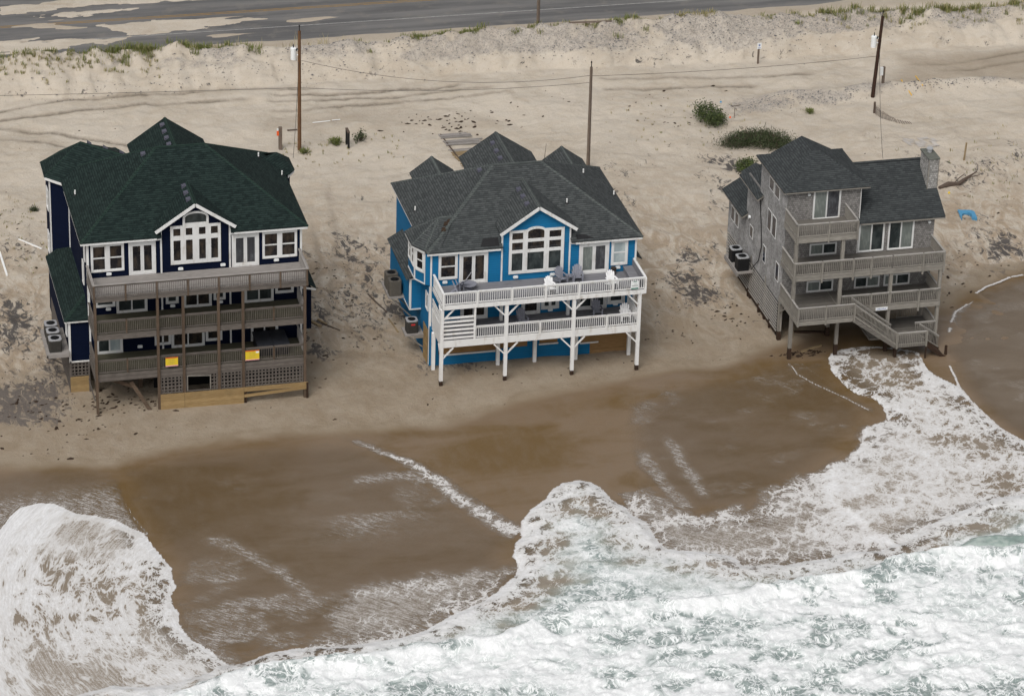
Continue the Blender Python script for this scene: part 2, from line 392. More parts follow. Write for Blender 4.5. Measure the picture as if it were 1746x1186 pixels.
def adirondack(name, mat, label, group=None):
    t = thing(name, (0,0,0), label, 'chair', group)
    # faces -y ; seat .38 high
    m = MB()
    for i in range(5): m.bar((-.27,-.32+.11*i,.40-.035*i),(.27,-.32+.11*i,.40-.035*i),.095,.025)
    m.build('seat', MT[mat], t)
    m = MB(); hs_ = [.74,.86,.90,.86,.74]
    for i in range(5):
        u = (i-2); x0, x1 = u*.10, u*.135; hh = hs_[i]
        b = Vector((x0,.14,.24)); e = Vector((x1,.14+hh*.36,.24+hh*.86)); dd = (e-b).normalized()
        w0, w1 = .045, .062; nn = Vector((0,-.92,.38)).normalized()*.02
        P = [b+Vector((-w0,0,0)), b+Vector((w0,0,0)), e+Vector((w1,0,0)), e+dd*.07+Vector((w1*.5,0,0)), e+dd*.07-Vector((w1*.5,0,0)), e-Vector((w1,0,0))]
        k = len(P); m.face([p+nn for p in P]); m.face([p for p in reversed(P)])
        for j in range(k): m.face([P[j], P[(j+1)%k], P[(j+1)%k]+nn, P[j]+nn])
    m.bar((-.27,.36,.62),(.27,.36,.62),.04,.08)
    m.build('backrest', MT[mat], t)
    for s in (-1,1):
        m = MB(); m.bar((s*.33,-.38,.58),(s*.33,.34,.58),.13,.028); m.build('armrest', MT[mat], t)
        m = MB(); m.bar((s*.31,-.34,0),(s*.31,-.34,.57),.10,.035); m.build('leg', MT[mat], t)
        m = MB(); m.hexa([(s*.27-.02,-.36,.28),(s*.27+.02,-.36,.28),(s*.27+.02,.52,0),(s*.27-.02,.52,0),(s*.27-.02,-.36,.41),(s*.27+.02,-.36,.41),(s*.27+.02,.5,.08),(s*.27-.02,.5,.08)]); m.build('leg', MT[mat], t)
    return t
def copytree(o, parent=None):
    c = o.copy(); COL.objects.link(c); c.parent = parent
    for ch in list(o.children): copytree(ch, c)
    return c
def place(o, loc, rz, label=None):
    o.location = loc; o.rotation_euler = (0,0,rz)
    if label: o['label'] = label
    return o
# beach, swash and mark outlines in world metres (x, y)
PL={'lobeA':[(-10.61,-17.43),(-9.26,-15.19),(-7.97,-13.69),(-7.21,-12.29),(-6.3,-11.27),(-5.35,-11.0),(-4.27,-11.2),(-3.56,-11.92),(-2.9,-12.71),(-1.7,-13.16),(-0.56,-13.96),(0.2,-15.05),(1.02,-15.93),(1.39,-17.51),(1.91,-19.32),(2.1,-20.49),(1.96,-21.66),(2.12,-22.52),(1.62,-23.61),(1.57,-24.43),(1.71,-25.4),(1.55,-26.66),(2.11,-28.63),(2.78,-29.87),(3.57,-31.19),(4.69,-33.07),(3.85,-37.96),(-0.88,-41.33),(-11.04,-41.14),(-15.81,-38.45)],
'sheetA':[(-9.43,-6.07),(-7.16,-6.41),(-5.99,-6.32),(-4.06,-6.44),(-1.38,-6.77),(0.28,-7.46),(0.35,-9.17),(0.49,-11.47),(0.87,-14.14),(1.39,-17.51),(-1.18,-19.19),(-8.43,-17.84),(-10.61,-17.43)],
'bore1':[(-17.93,-43.82),(-10.52,-36.47),(-6.76,-33.98),(-5.47,-33.47),(-3.5,-32.9),(-0.99,-33.38),(1.27,-33.03),(2.37,-32.59),(3.06,-31.88),(4.58,-31.63),(6.17,-31.0),(8.09,-30.82),(11.09,-30.83),(12.75,-30.8),(15.23,-30.58),(16.57,-30.01),(17.64,-29.26),(19.28,-28.12),(20.87,-27.3),(21.8,-26.7),(23.04,-25.38),(23.54,-24.27),(23.65,-22.86),(24.06,-21.49),(24.87,-20.54),(25.34,-18.63),(26.22,-17.29),(27.61,-16.32),(28.12,-15.26),(29.07,-14.51),(30.25,-14.33),(31.33,-14.67),(31.73,-15.58),(32.05,-16.94),(32.66,-18.25),(32.88,-19.34),(33.38,-20.1),(33.48,-21.75),(33.82,-23.49),(34.64,-23.92),(36.03,-24.17),(37.0,-24.77),(37.81,-25.35),(38.16,-26.27),(39.36,-26.48),(41.27,-26.68),(42.71,-26.5),(45.51,-25.98),(47.45,-26.03),(49.32,-25.4),(51.01,-23.92),(53.21,-22.88),(55.21,-22.02),(57.29,-21.31),(61.08,-21.2),(67.67,-21.56),(60.41,-52.57),(51.44,-72.99),(-19.23,-59.36)],
'chan':[(52.56,-0.01),(52.24,-0.6),(52.04,-2.13),(51.86,-3.22),(51.95,-4.53),(52.37,-5.62),(52.61,-6.17),(53.46,-6.99),(53.72,-8.13),(53.57,-9.18),(53.37,-10.14),(51.63,-10.75),(50.51,-12.84),(49.17,-14.6),(47.31,-15.71),(46.18,-20.15),(48.23,-26.09),(52.13,-24.19),(56.76,-22.74),(62.87,-23.04),(64.6,-18.68),(62.94,-16.41),(61.82,-14.44),(61.4,-13.64),(60.82,-12.32),(60.43,-10.01),(60.12,-8.12),(60.07,-6.24),(59.34,-5.08),(58.86,-3.97),(58.7,-2.81),(58.94,-1.13),(57.63,-0.06),(55.35,0.53),(53.49,0.39)],
'lace':[(32.82,-16.31),(34.71,-16.48),(36.57,-19.84),(36.81,-20.4),(38.7,-19.45),(40.05,-19.24),(40.54,-20.68),(42.12,-17.53),(43.78,-17.44),(44.87,-16.07),(46.71,-16.0),(48.9,-14.4),(50.51,-12.84),(51.63,-10.75),(53.37,-10.14),(56.55,-16.51),(55.47,-21.76),(50.86,-24.34),(49.15,-25.89),(47.24,-26.64),(42.47,-27.25),(37.89,-27.16),(33.51,-24.59),(32.68,-20.06)],
'lagoon':[(76.57,11.36),(73.39,10.47),(71.0,9.63),(69.81,9.45),(68.76,8.86),(67.45,8.23),(66.23,7.67),(65.48,5.88),(64.47,5.37),(63.8,4.9),(63.05,3.57),(62.5,2.31),(61.62,0.75),(60.66,-0.31),(60.34,-1.19),(60.47,-1.68),(60.46,-2.84),(60.3,-4.38),(60.05,-6.4),(60.12,-8.12),(60.43,-10.01),(60.82,-12.32),(61.82,-14.44),(62.94,-16.41),(64.6,-18.68)],
'lagoonline':[(73.94,10.67),(71.0,9.63),(69.81,9.45),(68.76,8.86),(67.45,8.23),(66.35,7.36),(65.58,6.15),(64.83,5.6)],
'lagoonline2':[(65.58,6.15),(64.47,5.37),(63.8,4.9),(63.05,3.57),(62.5,2.31),(61.87,1.09)],
'lagoonline3':[(60.47,-1.68),(60.46,-2.84),(60.3,-4.38),(60.05,-6.4),(60.12,-8.12),(60.43,-10.01),(60.82,-12.32),(61.82,-14.44),(62.94,-16.41)],
'wet':[(-10.21,-6.16),(-7.14,-6.26),(-3.3,-6.58),(0.28,-7.46),(1.79,-6.48),(4.67,-5.63),(7.89,-5.39),(11.56,-4.98),(15.14,-5.27),(18.32,-5.57),(20.76,-5.58),(23.16,-5.82),(25.42,-4.9),(28.22,-3.56),(31.39,-2.59),(34.06,-2.03),(37.65,-1.32),(40.82,-0.7),(44.28,-0.68),(47.29,0.64),(49.84,1.78),(53.02,3.4),(56.7,3.71),(60.24,3.57),(62.44,4.65),(64.98,6.63),(68.65,9.07),(71.34,10.52),(76.92,12.25),(70.57,-19.71),(51.44,-72.99),(-19.23,-59.36)],
'panel':[(0.45,-7.65),(4.61,-6.02),(9.44,-5.66),(13.43,-5.78),(16.29,-6.59),(17.39,-7.33),(19.64,-10.01),(21.02,-12.66),(22.37,-16.01),(24.91,-20.4),(23.65,-22.86),(23.54,-24.27),(21.8,-26.7),(17.64,-29.26),(15.23,-30.58),(11.09,-30.83),(6.17,-31.0),(3.06,-31.88),(2.11,-28.63),(1.55,-26.66),(1.57,-24.43),(2.1,-20.49),(1.02,-15.93),(0.49,-11.47)],
'panel2':[(36.25,-4.92),(39.34,-2.92),(44.72,-2.11),(48.76,-0.27),(52.24,-0.6),(51.95,-4.53),(52.92,-8.58),(51.63,-10.75),(46.71,-16.0),(40.76,-19.96),(36.57,-19.84),(34.1,-15.76),(34.78,-8.78)],
'diag':[(16.3,-6.51),(17.39,-7.33),(18.8,-9.24),(19.64,-10.01),(20.31,-11.37),(21.02,-12.66),(21.65,-14.3),(22.37,-16.01),(23.28,-17.67),(24.09,-19.08),(24.91,-20.4)],
'streak1':[(3.88,-16.86),(5.79,-17.93),(7.34,-19.99),(8.53,-21.77),(9.37,-23.32),(10.05,-25.72),(10.92,-27.93)],
'streak2':[(14.85,-11.82),(17.06,-11.67),(19.41,-11.84),(20.68,-13.29)],
'streak3':[(13.56,-19.29),(15.34,-18.14),(17.51,-17.04),(19.03,-15.44)],
'streak4':[(35.45,-10.1),(35.49,-13.67),(36.11,-17.26),(36.92,-20.05)],
'streak5':[(37.67,-8.86),(37.78,-12.1),(37.9,-15.26),(38.1,-18.75)],
'streak6':[(49.13,-0.61),(49.3,-1.84),(49.3,-2.8),(49.91,-4.01),(50.63,-5.24),(51.46,-6.4),(52.13,-7.61),(52.84,-8.81)],
'streak7':[(49.86,-0.37),(50.25,-2.0),(50.81,-3.65),(51.65,-5.16),(52.4,-6.81)],
'lowfoam':[(10.62,-28.55),(11.41,-27.33),(12.77,-25.17),(14.57,-23.75),(17.54,-24.06),(20.58,-24.1),(23.23,-24.57),(21.78,-27.12),(19.13,-28.78),(16.91,-30.34),(12.97,-31.5),(9.35,-31.31)],
'bore2':[(-18.39,-49.24),(0.18,-34.55),(5.85,-32.64),(11.59,-32.89),(15.68,-32.58),(20.57,-32.2),(23.24,-30.6),(27.23,-30.22),(32.35,-30.31),(36.02,-30.54),(37.49,-29.9),(40.78,-29.08),(43.47,-29.13),(45.52,-28.79),(48.18,-27.75),(50.82,-27.64),(53.82,-28.02),(56.58,-28.21),(64.6,-28.96),(51.44,-72.99),(-19.23,-59.36)],
'face':[(50.68,-28.04),(52.37,-27.03),(53.54,-26.14),(55.39,-26.1),(57.21,-26.56),(60.29,-27.47),(59.77,-28.77),(56.5,-28.42),(53.75,-28.22)],
'swirl':[(55.14,-0.09),(56.35,0.07),(57.42,-0.68),(57.32,-1.59),(56.25,-2.13),(54.88,-1.62)],
'dark1':[(-5.83,5.56),(-4.09,6.57),(-2.81,5.43),(-1.59,3.87),(-1.46,1.66),(-2.87,0.03),(-4.52,-0.5),(-6.51,-0.63),(-7.99,0.33),(-7.45,5.43)],
'dark2':[(-1.76,10.67),(-0.57,8.61),(-1.14,4.23),(-2.84,3.49),(-3.3,6.42)],
'dark3':[(-4.21,20.18),(-2.71,18.43),(-2.22,15.45),(-3.68,10.11),(-5.39,9.52)],
'dark4':[(21.48,27.41),(22.15,23.91),(22.2,20.79),(23.4,19.04),(22.94,14.71),(22.14,12.95),(21.87,16.35),(21.88,20.34),(21.28,24.07)],
'dark5':[(22.42,14.33),(23.78,14.56),(24.66,12.51),(24.71,8.77),(23.47,8.99),(22.37,11.97)],
'dark6':[(17.68,15.66),(18.58,13.58),(18.35,11.27),(16.93,10.59)],
'dark7':[(46.29,18.43),(48.18,18.6),(47.65,15.21),(46.2,12.59),(45.38,13.68)],
'dark8':[(44.87,14.24),(46.59,11.58),(47.69,9.99),(46.65,8.76),(44.65,9.56),(44.18,11.05)],
'dark9':[(69.8,15.35),(71.88,16.47),(73.14,15.28),(72.57,12.02),(71.13,13.2),(69.46,12.52),(68.9,13.56)],
'dark10':[(53.17,34.83),(54.46,33.43),(55.35,31.54),(54.26,31.16),(53.05,32.76)],
'dark11':[(23.63,4.8),(25.98,4.85),(28.19,3.35),(26.6,1.99),(24.2,2.6)],
'dark12':[(16.18,8.86),(17.16,7.31),(18.0,6.25),(16.9,5.98),(15.97,6.6)],
'gully':[(32.76,42.28),(35.45,44.55),(39.21,43.88),(45.19,40.4)],
't1':[(-2.47,52.91),(-0.61,52.7),(2.3,53.27),(5.25,53.97),(9.09,54.03),(15.34,53.79),(20.63,53.35),(26.32,52.34)],
't2':[(-2.72,50.55),(-0.86,50.45),(2.51,51.05),(6.4,51.81),(11.19,51.93),(17.38,51.44),(20.31,51.54)],
't3':[(-2.84,49.38),(-1.03,48.93),(2.6,47.93),(6.08,45.89),(9.91,43.21),(12.06,42.01)],
't4':[(-3.06,47.3),(-1.26,46.86),(1.45,46.14),(3.62,44.93),(6.62,43.0)],
't5':[(20.25,51.18),(23.97,50.27),(27.86,50.2),(31.78,50.12),(35.85,50.65),(40.78,50.4)],
't6':[(19.89,49.16),(24.1,48.4),(27.58,48.77),(32.55,49.11),(36.5,49.16),(41.5,49.27)],
't7':[(20.44,52.26),(26.11,51.25),(30.53,51.22),(33.07,51.52),(37.99,51.28)],
't8':[(48.43,50.83),(52.82,50.18),(57.74,49.56),(62.8,49.31),(67.85,48.94)],
't9':[(48.4,48.8),(52.31,48.36),(57.21,47.74),(62.24,47.49)],
't10':[(75.24,49.19),(79.28,48.74),(82.72,49.46),(86.63,50.5),(89.78,51.15)],
't11':[(77.27,47.53),(80.32,47.25),(83.16,47.8),(85.82,48.38),(88.95,49.02)],
't12':[(23.09,35.68),(22.25,31.38),(21.7,25.04),(18.79,13.54),(17.39,6.36),(14.93,-2.14)],
't13':[(19.79,32.93),(20.13,27.45),(19.43,20.28),(17.53,13.77)],
'wetroad':[(75.76,50.68),(86.96,51.38),(92.71,51.72),(89.97,44.9),(84.0,43.63),(78.94,44.91),(74.6,44.4),(71.68,44.92),(74.19,47.69)],
'wetroad2':[(19.85,48.92),(23.5,47.78),(28.52,48.6),(32.39,48.4),(34.91,46.48),(38.88,44.55),(38.79,42.15),(33.92,42.07),(28.96,43.67),(24.94,45.23),(19.03,44.27)]}
PT={'bush1':(55.6,40.58),'bush1w':(56.55,40.41),'bush2':(58.15,35.1),'bush2l':(55.92,36.69),'bush2r':(60.55,34.91),'bush3':(55.52,30.82),'bush3r':(56.34,30.67),'plant1':(24.78,41.94),'plant2':(26.78,42.17),'tuft3':(64.32,41.23),'tuft4':(56.79,36.77),'pipe1a':(-1.92,28.24),'pipe1b':(-0.44,26.31),'pipe2a':(-3.52,26.37),'pipe2b':(-3.43,22.61),'bd1a':(16.98,11.51),'bd1b':(17.52,10.3),'bd2a':(17.6,11.4),'bd2b':(18.06,10.67),'bd3a':(17.76,10.91),'bd3b':(18.7,9.35),'bd4a':(22.59,10.53),'bd4b':(22.84,8.45),'wp1a':(23.78,45.92),'wp1b':(25.24,46.02),'wp2a':(25.4,46.11),'wp2b':(26.08,46.11),'pl1a':(21.5,44.77),'pl1b':(22.22,44.76),'bluef':(70.0,19.16),'blr':(70.89,19.22),'dw1a':(69.77,25.17),'dw1b':(72.84,25.96),'pole2a':(43.53,33.91),'walkTL':(33.36,42.17),'walkBL':(33.81,36.93),'walkTR':(36.31,41.52),'tire':(42.3,63.24),'post_y1a':(73.67,42.8),'post_y1b':(73.68,45.33),'post_y2a':(74.92,43.84),'post_y2b':(75.19,46.09),'redbit':(57.5,41.1),'bluebit':(57.65,44.27),'stick1':(57.82,41.65),'kelp1':(23.18,-6.64),'kelp2':(20.78,-3.54),'woodA':(51.38,0.67),'fs0':(69.51,39.93),'fs1':(69.69,38.67),'fs2':(70.21,37.97),'fs3':(70.8,37.5),'signpost':(63.26,52.22),'net':(70.73,33.43),'ball':(70.1,23.65),'blk1':(8.3,41.77)}
# ================================================================ noise and distance tools
_T = np.random.default_rng(11).random((256,256)).astype(np.float32)
def vn(x, y, seed=0):
    x = x + seed*17.31; y = y + seed*9.77
    xi = np.floor(x).astype(np.int64); yi = np.floor(y).astype(np.int64); fx = x-xi; fy = y-yi
    fx = fx*fx*fx*(fx*(fx*6-15)+10); fy = fy*fy*fy*(fy*(fy*6-15)+10)
    g = lambda a,b: _T[a & 255, b & 255]
    return (g(xi,yi)*(1-fx)+g(xi+1,yi)*fx)*(1-fy) + (g(xi,yi+1)*(1-fx)+g(xi+1,yi+1)*fx)*fy
def fbm(x, y, o=4, seed=0, g=.5):
    s = 0; a = 1; t = 0
    for i in range(o):
        c, d = math.cos(i*1.1), math.sin(i*1.1)
        s = s + a*vn((x*c-y*d)*2**i, (x*d+y*c)*2**i, seed+i*3); t += a; a *= g
    return s/t
def sm(a, b, x): t = np.clip((x-a)/(b-a), 0, 1); return t*t*(3-2*t)
def segd(x, y, pts, tt=False):
    best = np.full(x.shape, 1e9); par = np.zeros(x.shape); n = len(pts)-1
    for i in range(n):
        ax, ay = pts[i]; bx, by = pts[i+1]; dx, dy = bx-ax, by-ay
        t = np.clip(((x-ax)*dx+(y-ay)*dy)/(dx*dx+dy*dy+1e-9), 0, 1)
        d = np.hypot(x-ax-t*dx, y-ay-t*dy); k = d < best; best = np.where(k, d, best); par = np.where(k, (i+t)/n, par)
    return (best, par) if tt else best
def sdp(x, y, pts):
    """signed distance to a polygon, positive inside"""
    p = list(pts)+[pts[0]]; d = segd(x, y, p); ins = np.zeros(x.shape, bool)
    for i in range(len(p)-1):
        ax, ay = p[i]; bx, by = p[i+1]
        if ay == by: continue
        c = ((ay > y) != (by > y)) & (x < (bx-ax)*(y-ay)/(by-ay)+ax); ins ^= c
    return np.where(ins, d, -d)
def basez(x, y): return -.0065*np.clip(x,0,75)*(1-sm(5,20,y)) - .028*np.maximum(0,-2-y)
def axis(lo, a, b, hi, st, coarse):
    L = [a-(a-lo)*(k/coarse)**2 for k in range(coarse,0,-1)]; R = [b+(hi-b)*(k/coarse)**2 for k in range(1,coarse+1)]
    return np.array(L + list(np.arange(a, b+1e-6, st)) + R)
def gridmesh(name, xs, ys, zf, mat, attrs, keep=None, smooth=True):
    Xg, Yg = np.meshgrid(xs, ys); nx, ny = len(xs), len(ys)
    co = np.stack([Xg, Yg, zf], -1).reshape(-1,3)
    i = np.arange((ny-1)*(nx-1)); r_, c_ = i//(nx-1), i % (nx-1); v0 = r_*nx+c_
    F = np.stack([v0, v0+1, v0+nx+1, v0+nx], -1)
    if keep is not None:
        kk = keep.ravel(); F = F[kk[F].any(1)]
        used = np.zeros(len(co), bool); used[F.ravel()] = True; idx = np.cumsum(used)-1; co = co[used]; F = idx[F]
    me = D.meshes.new(name); me.vertices.add(len(co)); me.vertices.foreach_set('co', co.astype(np.float32).ravel())
    me.loops.add(F.size); me.loops.foreach_set('vertex_index', F.astype(np.int32).ravel())
    me.polygons.add(len(F)); me.polygons.foreach_set('loop_start', np.arange(0, F.size, 4, dtype=np.int32))
    me.polygons.foreach_set('loop_total', np.full(len(F), 4, np.int32))
    me.polygons.foreach_set('use_smooth', np.ones(len(F), bool)); me.materials.append(mat)
    for k, v in attrs.items():
        a = np.asarray(v, np.float32).reshape(len(Xg.ravel()), -1)
        if keep is not None: a = a[used]
        if a.shape[1] == 1: at = me.attributes.new(k, 'FLOAT', 'POINT'); at.data.foreach_set('value', a.ravel())
        else: at = me.attributes.new(k, 'FLOAT_VECTOR', 'POINT'); at.data.foreach_set('vector', a.ravel())
    me.update(); me.validate()
    o = D.objects.new(name, me); COL.objects.link(o); return o
def blob(x, y, key, soft=.8, nz=.6, sc=.9, seed=1):
    p = PL[key]; px = [q[0] for q in p]; py = [q[1] for q in p]
    out = np.zeros(x.shape); k = (x > min(px)-3) & (x < max(px)+3) & (y > min(py)-3) & (y < max(py)+3)
    if k.any():
        xx, yy = x[k], y[k]; out[k] = sm(-soft, soft, sdp(xx, yy, p) + (fbm(xx*sc, yy*sc, 4, seed)-.5)*2.6*nz)
    return out
# ================================================================ sand terrain
def beach_material():
    k = N('beach_sand'); p = k.pos(); at = lambda n: k.n('Attribute', attribute_name=n).outputs['Fac']
    wet, dark, trk, grav = at('wet'), at('dark'), at('track'), at('gravel')
    big = k.noise(p, .12, 4, .6); med = k.noise(k.mapv(p, (1,1.6,1)), .7, 5, .6, .4); fine = k.noise(p, 9, 4, .7); grain = k.noise(p, 60, 2, .7)
    c = k.mix(k.ramp(big, .35, .65), (.43,.372,.298), (.50,.442,.366))
    c = k.mix(k.ramp(med, .38, .66, 0, .55), c, (.50,.455,.39))
    c = k.mix(k.ramp(k.noise(p, .35, 5, .7, .8), .55, .72, 0, .45), c, (.345,.285,.215))
    c = k.mix(k.ramp(fine, .50, .76, 0, .28), c, (.23,.19,.15))
    # scoured, stained sand round the houses
    scr = at('scour'); sn = k.noise(k.mapv(p, (.75,.34,1), (0,0,.35)), .9, 6, .68, 1.6)
    c = k.mix(k.math('MULTIPLY', scr, k.ramp(sn, .36, .62, 0, .8)), c, (.295,.222,.148))
    c = k.mix(k.math('MULTIPLY', scr, k.ramp(k.noise(k.mapv(p, (1.6,.7,1), (0,0,.4)), 1.7, 6, .75, .8), .52, .70, 0, .6)), c, (.19,.16,.135))
    # heavy mineral streaks, and painted shade in the berm-toe crevices
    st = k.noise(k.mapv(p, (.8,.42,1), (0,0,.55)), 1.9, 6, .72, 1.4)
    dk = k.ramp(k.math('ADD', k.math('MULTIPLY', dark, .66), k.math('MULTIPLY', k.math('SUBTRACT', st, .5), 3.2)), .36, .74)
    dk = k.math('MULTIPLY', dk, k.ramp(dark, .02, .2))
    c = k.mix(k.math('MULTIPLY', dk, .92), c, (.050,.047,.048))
    # tyre tracks
    c = k.mix(k.math('MULTIPLY', trk, k.ramp(k.noise(p, 2.2, 4, .6), .25, .6, .55, .95)), c, (.15,.125,.095))
    # gravel lag
    v = k.n('TexVoronoi', feature='F1'); k.t.links.new(p, v.inputs['Vector']); v.inputs['Scale'].default_value = 8
    sp = k.n('RGBToBW', Color=v.outputs['Color']).outputs[0]
    gsel = k.ramp(k.math('ADD', k.math('MULTIPLY', grav, .75), k.math('MULTIPLY', k.math('SUBTRACT', k.noise(p, .9, 5, .7), .5), 1.2)), .28, .62)
    gm = k.math('MULTIPLY', gsel, k.ramp(sp, .35, .62, .1, .95)); gm = k.math('MULTIPLY', gm, k.ramp(v.outputs['Distance'], .1, .45, 1, .35))
    c = k.mix(k.math('MULTIPLY', gsel, .35), c, (.30,.28,.26))
    c = k.mix(gm, c, k.mix(k.ramp(sp, .45, .95), (.055,.052,.055), (.26,.25,.24)))
    # wet sand
    tone = at('tone'); n2 = k.math('ADD', k.noise(k.mapv(p, (.10,.22,1)), 1.6, 4, .6, .6), k.math('SUBTRACT', tone, .5)); n3 = k.noise(k.mapv(p, (.6,.25,1), (0,0,.5)), 2.2, 5, .65)
    wc = k.mix(k.ramp(n2, .35, .68), (.132,.082,.032), (.182,.128,.080)); wc = k.mix(k.ramp(n3, .4, .7, 0, .3), wc, (.185,.142,.10))
    dampc = k.mix(k.ramp(k.noise(p, .5, 4, .6), .35, .65), (.23,.18,.125), (.275,.225,.165))
    c = k.mix(k.ramp(wet, .0, .36), c, k.mix(k.math('MULTIPLY', dk, .75), dampc, (.09,.08,.08)))
    c = k.mix(k.ramp(wet, .38, .8), c, wc)
    c = k.mix(k.ramp(grain, .4, .7, 0, .16), c, (.14,.11,.08))
    k.put(k.b.inputs['Base Color'], c)
    k.put(k.b.inputs['Roughness'], k.ramp(wet, .4, .9, .95, .30)); k.b.inputs['Specular IOR Level'].default_value = .27
    hgt = k.math('ADD', k.math('MULTIPLY', fine, .7), k.math('MULTIPLY', k.noise(p, 2.6, 3, .65), 1.8))
    bp = k.bump(hgt, .10, 1.0); k.put(bp.inputs['Strength'], k.ramp(wet, .25, .7, .5, .10))
    return k.m
xs = axis(-900, -16, 98, 900, .19, 22); ys = axis(-900, -48, 82, 1200, .2, 22)
gx, gy = np.meshgrid(xs, ys)
z = basez(gx, gy)
bw = sm(3, 14, gy)
n_big = fbm(gx*.07, gy*.09, 4, 2)-.5; n_med = fbm(gx*.33, gy*.42, 5, 5)-.5; n_sm = fbm(gx*1.4, gy*1.8, 4, 9)-.5
z = z + bw*(1-sm(58,62,gy))*(n_big*.5 + n_med*.50 + n_sm*.14) + (1-bw)*(n_med*.10+n_sm*.035)*sm(-10,2,gy)
# bulldozed berm beside the road
hc = 2.0 + .7*(fbm(gx*.11, gy*0+3, 3, 21)-.5)*2
crest = 58.9 - .03*np.clip(gx,0,90) + 1.0*(fbm(gx*.09, gy*0, 3, 31)-.5)*2
toe = 54.6 - .025*np.clip(gx,0,90) + 1.0*(fbm(gx*.25, gy*0, 4, 41)-.5)*2
up = np.clip((gy-toe)/(crest-toe), 0, 1); upn = up**.8
back = 1-sm(0, 1, (gy-crest)/2.6)
berm = np.where(gy < crest, upn, back)*hc
rough = np.clip(berm/2, 0, 1)
z = z + berm + rough*(fbm(gx*.9, gy*1.1, 5, 51)-.5)*1.15*(gy < crest+1)
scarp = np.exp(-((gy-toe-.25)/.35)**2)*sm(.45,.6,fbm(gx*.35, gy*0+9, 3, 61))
z = z + .28*sm(-.12,.12,gy-toe-.25)*(1-up)*sm(.45,.6,fbm(gx*.35, gy*0+9, 3, 61))*(gy < crest)
# small berm on the far right along the side road
sx = sm(58,64,gx); sb = np.exp(-((gy-44.3+.02*(gx-70))/1.0)**2)*sx*.55; z = z + sb*(.6+fbm(gx*.5,gy*.5,3,71))
# road bed (flat, just below the asphalt) with drifts of sand over it
rb = sm(61.2,62.6,gy); z = z*(1-rb) + rb*(-.06)
PATCH = dict(a=[(1.5,75.6),(6,76),(12,76.9),(19,75.6),(24,74.9),(30,74.9),(24,74.2),(17,74.0),(9,74.2),(3,73.4),(1.5,73.0)],
 b=[(4,72.7),(9,73.6),(14,73.4),(13,72.6),(11,72.5),(9,71.8),(4,72.2)],
 c=[(9.3,69.9),(13,70.3),(20,69.8),(25,69.1),(24,68.4),(20.5,68.2),(18,67.4),(14,66.7),(10.8,66.6),(11.5,67.6),(10.5,68.6)],
 d=[(-6,67.9),(1,67.9),(4.5,67.9),(3,67.2),(9,67.0),(13,66.9),(10,65.6),(6,65.0),(0,64.6),(-6,64.4)])
def wpoly(key):
    k = (gy > 62) & (gx > -12) & (gx < 40); o = np.full(gx.shape, -9.); o[k] = sdp(gx[k], gy[k], PATCH[key]) + (fbm(gx[k]*.8, gy[k]*2.2, 4, 81)-.5)*1.3; return o
pm = np.maximum.reduce([wpoly(q) for q in PATCH]); z = z + rb*sm(-.1,.5,pm)*.115
z = z + rb*sm(.66,.8,fbm(gx*.13,gy*.8,4,85))*.10*(gx < 34)*(gx > -14)
shoulder = sm(64.5,63.4,gy)*sm(60.5,62,gy) if False else (1-sm(63.5,64.3,gy+.5*(fbm(gx*.4,gy*.4,3,88)-.5)))*rb; z = z + shoulder*.10
rightsand = sm(66,74,gx + (gy-63)*-3.5)*rb*sm(.3,.6,fbm(gx*.2,gy*.5,3,89)+.15); z = z + rightsand*.12
# attributes
kb = gy < 12; wet = np.zeros(gx.shape)
wd = np.full(gx.shape, -50.); wd[kb] = sdp(gx[kb], gy[kb], PL['wet'])
wet = sm(-3.6, .0, wd + (fbm(gx*.35,gy*.35,4,91)-.5)*1.8)*.42 + sm(-1.3, 2.0, wd+(fbm(gx*.3,gy*.3,3,92)-.5)*.8)*.58
wet = np.maximum(wet, .27*sm(16,0,gy+(fbm(gx*.2,gy*.2,3,93)-.5)*5)*sm(-60,-50,gy))
wet = np.where(gy < -44, 1, wet)
tone = np.full(gx.shape, .56)
for cx_,cy_,rx_,ry_,am in ((3,-12.5,8,3.0,-.42),(26.5,-10,5,2.2,-.42),(47,-4.5,7,2.6,-.42),(14,-13,4,3.5,.22),(5,-24,6,4,.1),(36,-12,5,3,.12),(36,-7,4,1.5,.2),(20,-19,5,3,.12)): tone = tone + am*np.exp(-(((gx-cx_)/rx_)**2+((gy-cy_)/ry_)**2))
dark = np.zeros(gx.shape)
for kx in [q for q in PL if q.startswith('dark')]: dark = np.maximum(dark, blob(gx, gy, kx, 1.5, 1.0, .6, 3)*1.15)
dark = np.maximum(dark, .55*sm(.45,.7,fbm(gx*.22,gy*.22,3,95))*sm(2,9,gy)*(1-sm(28,40,gy))*(1-sm(8,22,np.minimum(abs(gx+6),np.minimum(abs(gx-19),np.minimum(abs(gx-44),abs(gx-72)))))))
dark = np.maximum(dark, scarp*.5*sm(.4,.65,fbm(gx*1.2,gy*1.5,3,62)))  # crevice shade along the berm toe, painted as a dark tint
corr = 1-sm(3,11,np.minimum.reduce([abs(gx+5),abs(gx-19),abs(gx-44),abs(gx-70)]))
scour = np.clip(sm(36,12,gy)*(.35+.75*corr) + .15*sm(50,30,gy), 0, 1)
z = z + .22*scour*(fbm(gx*.5+gy*.25, gy*.35, 5, 111)-.5)*sm(0,4,gy)
trk = np.zeros(gx.shape)
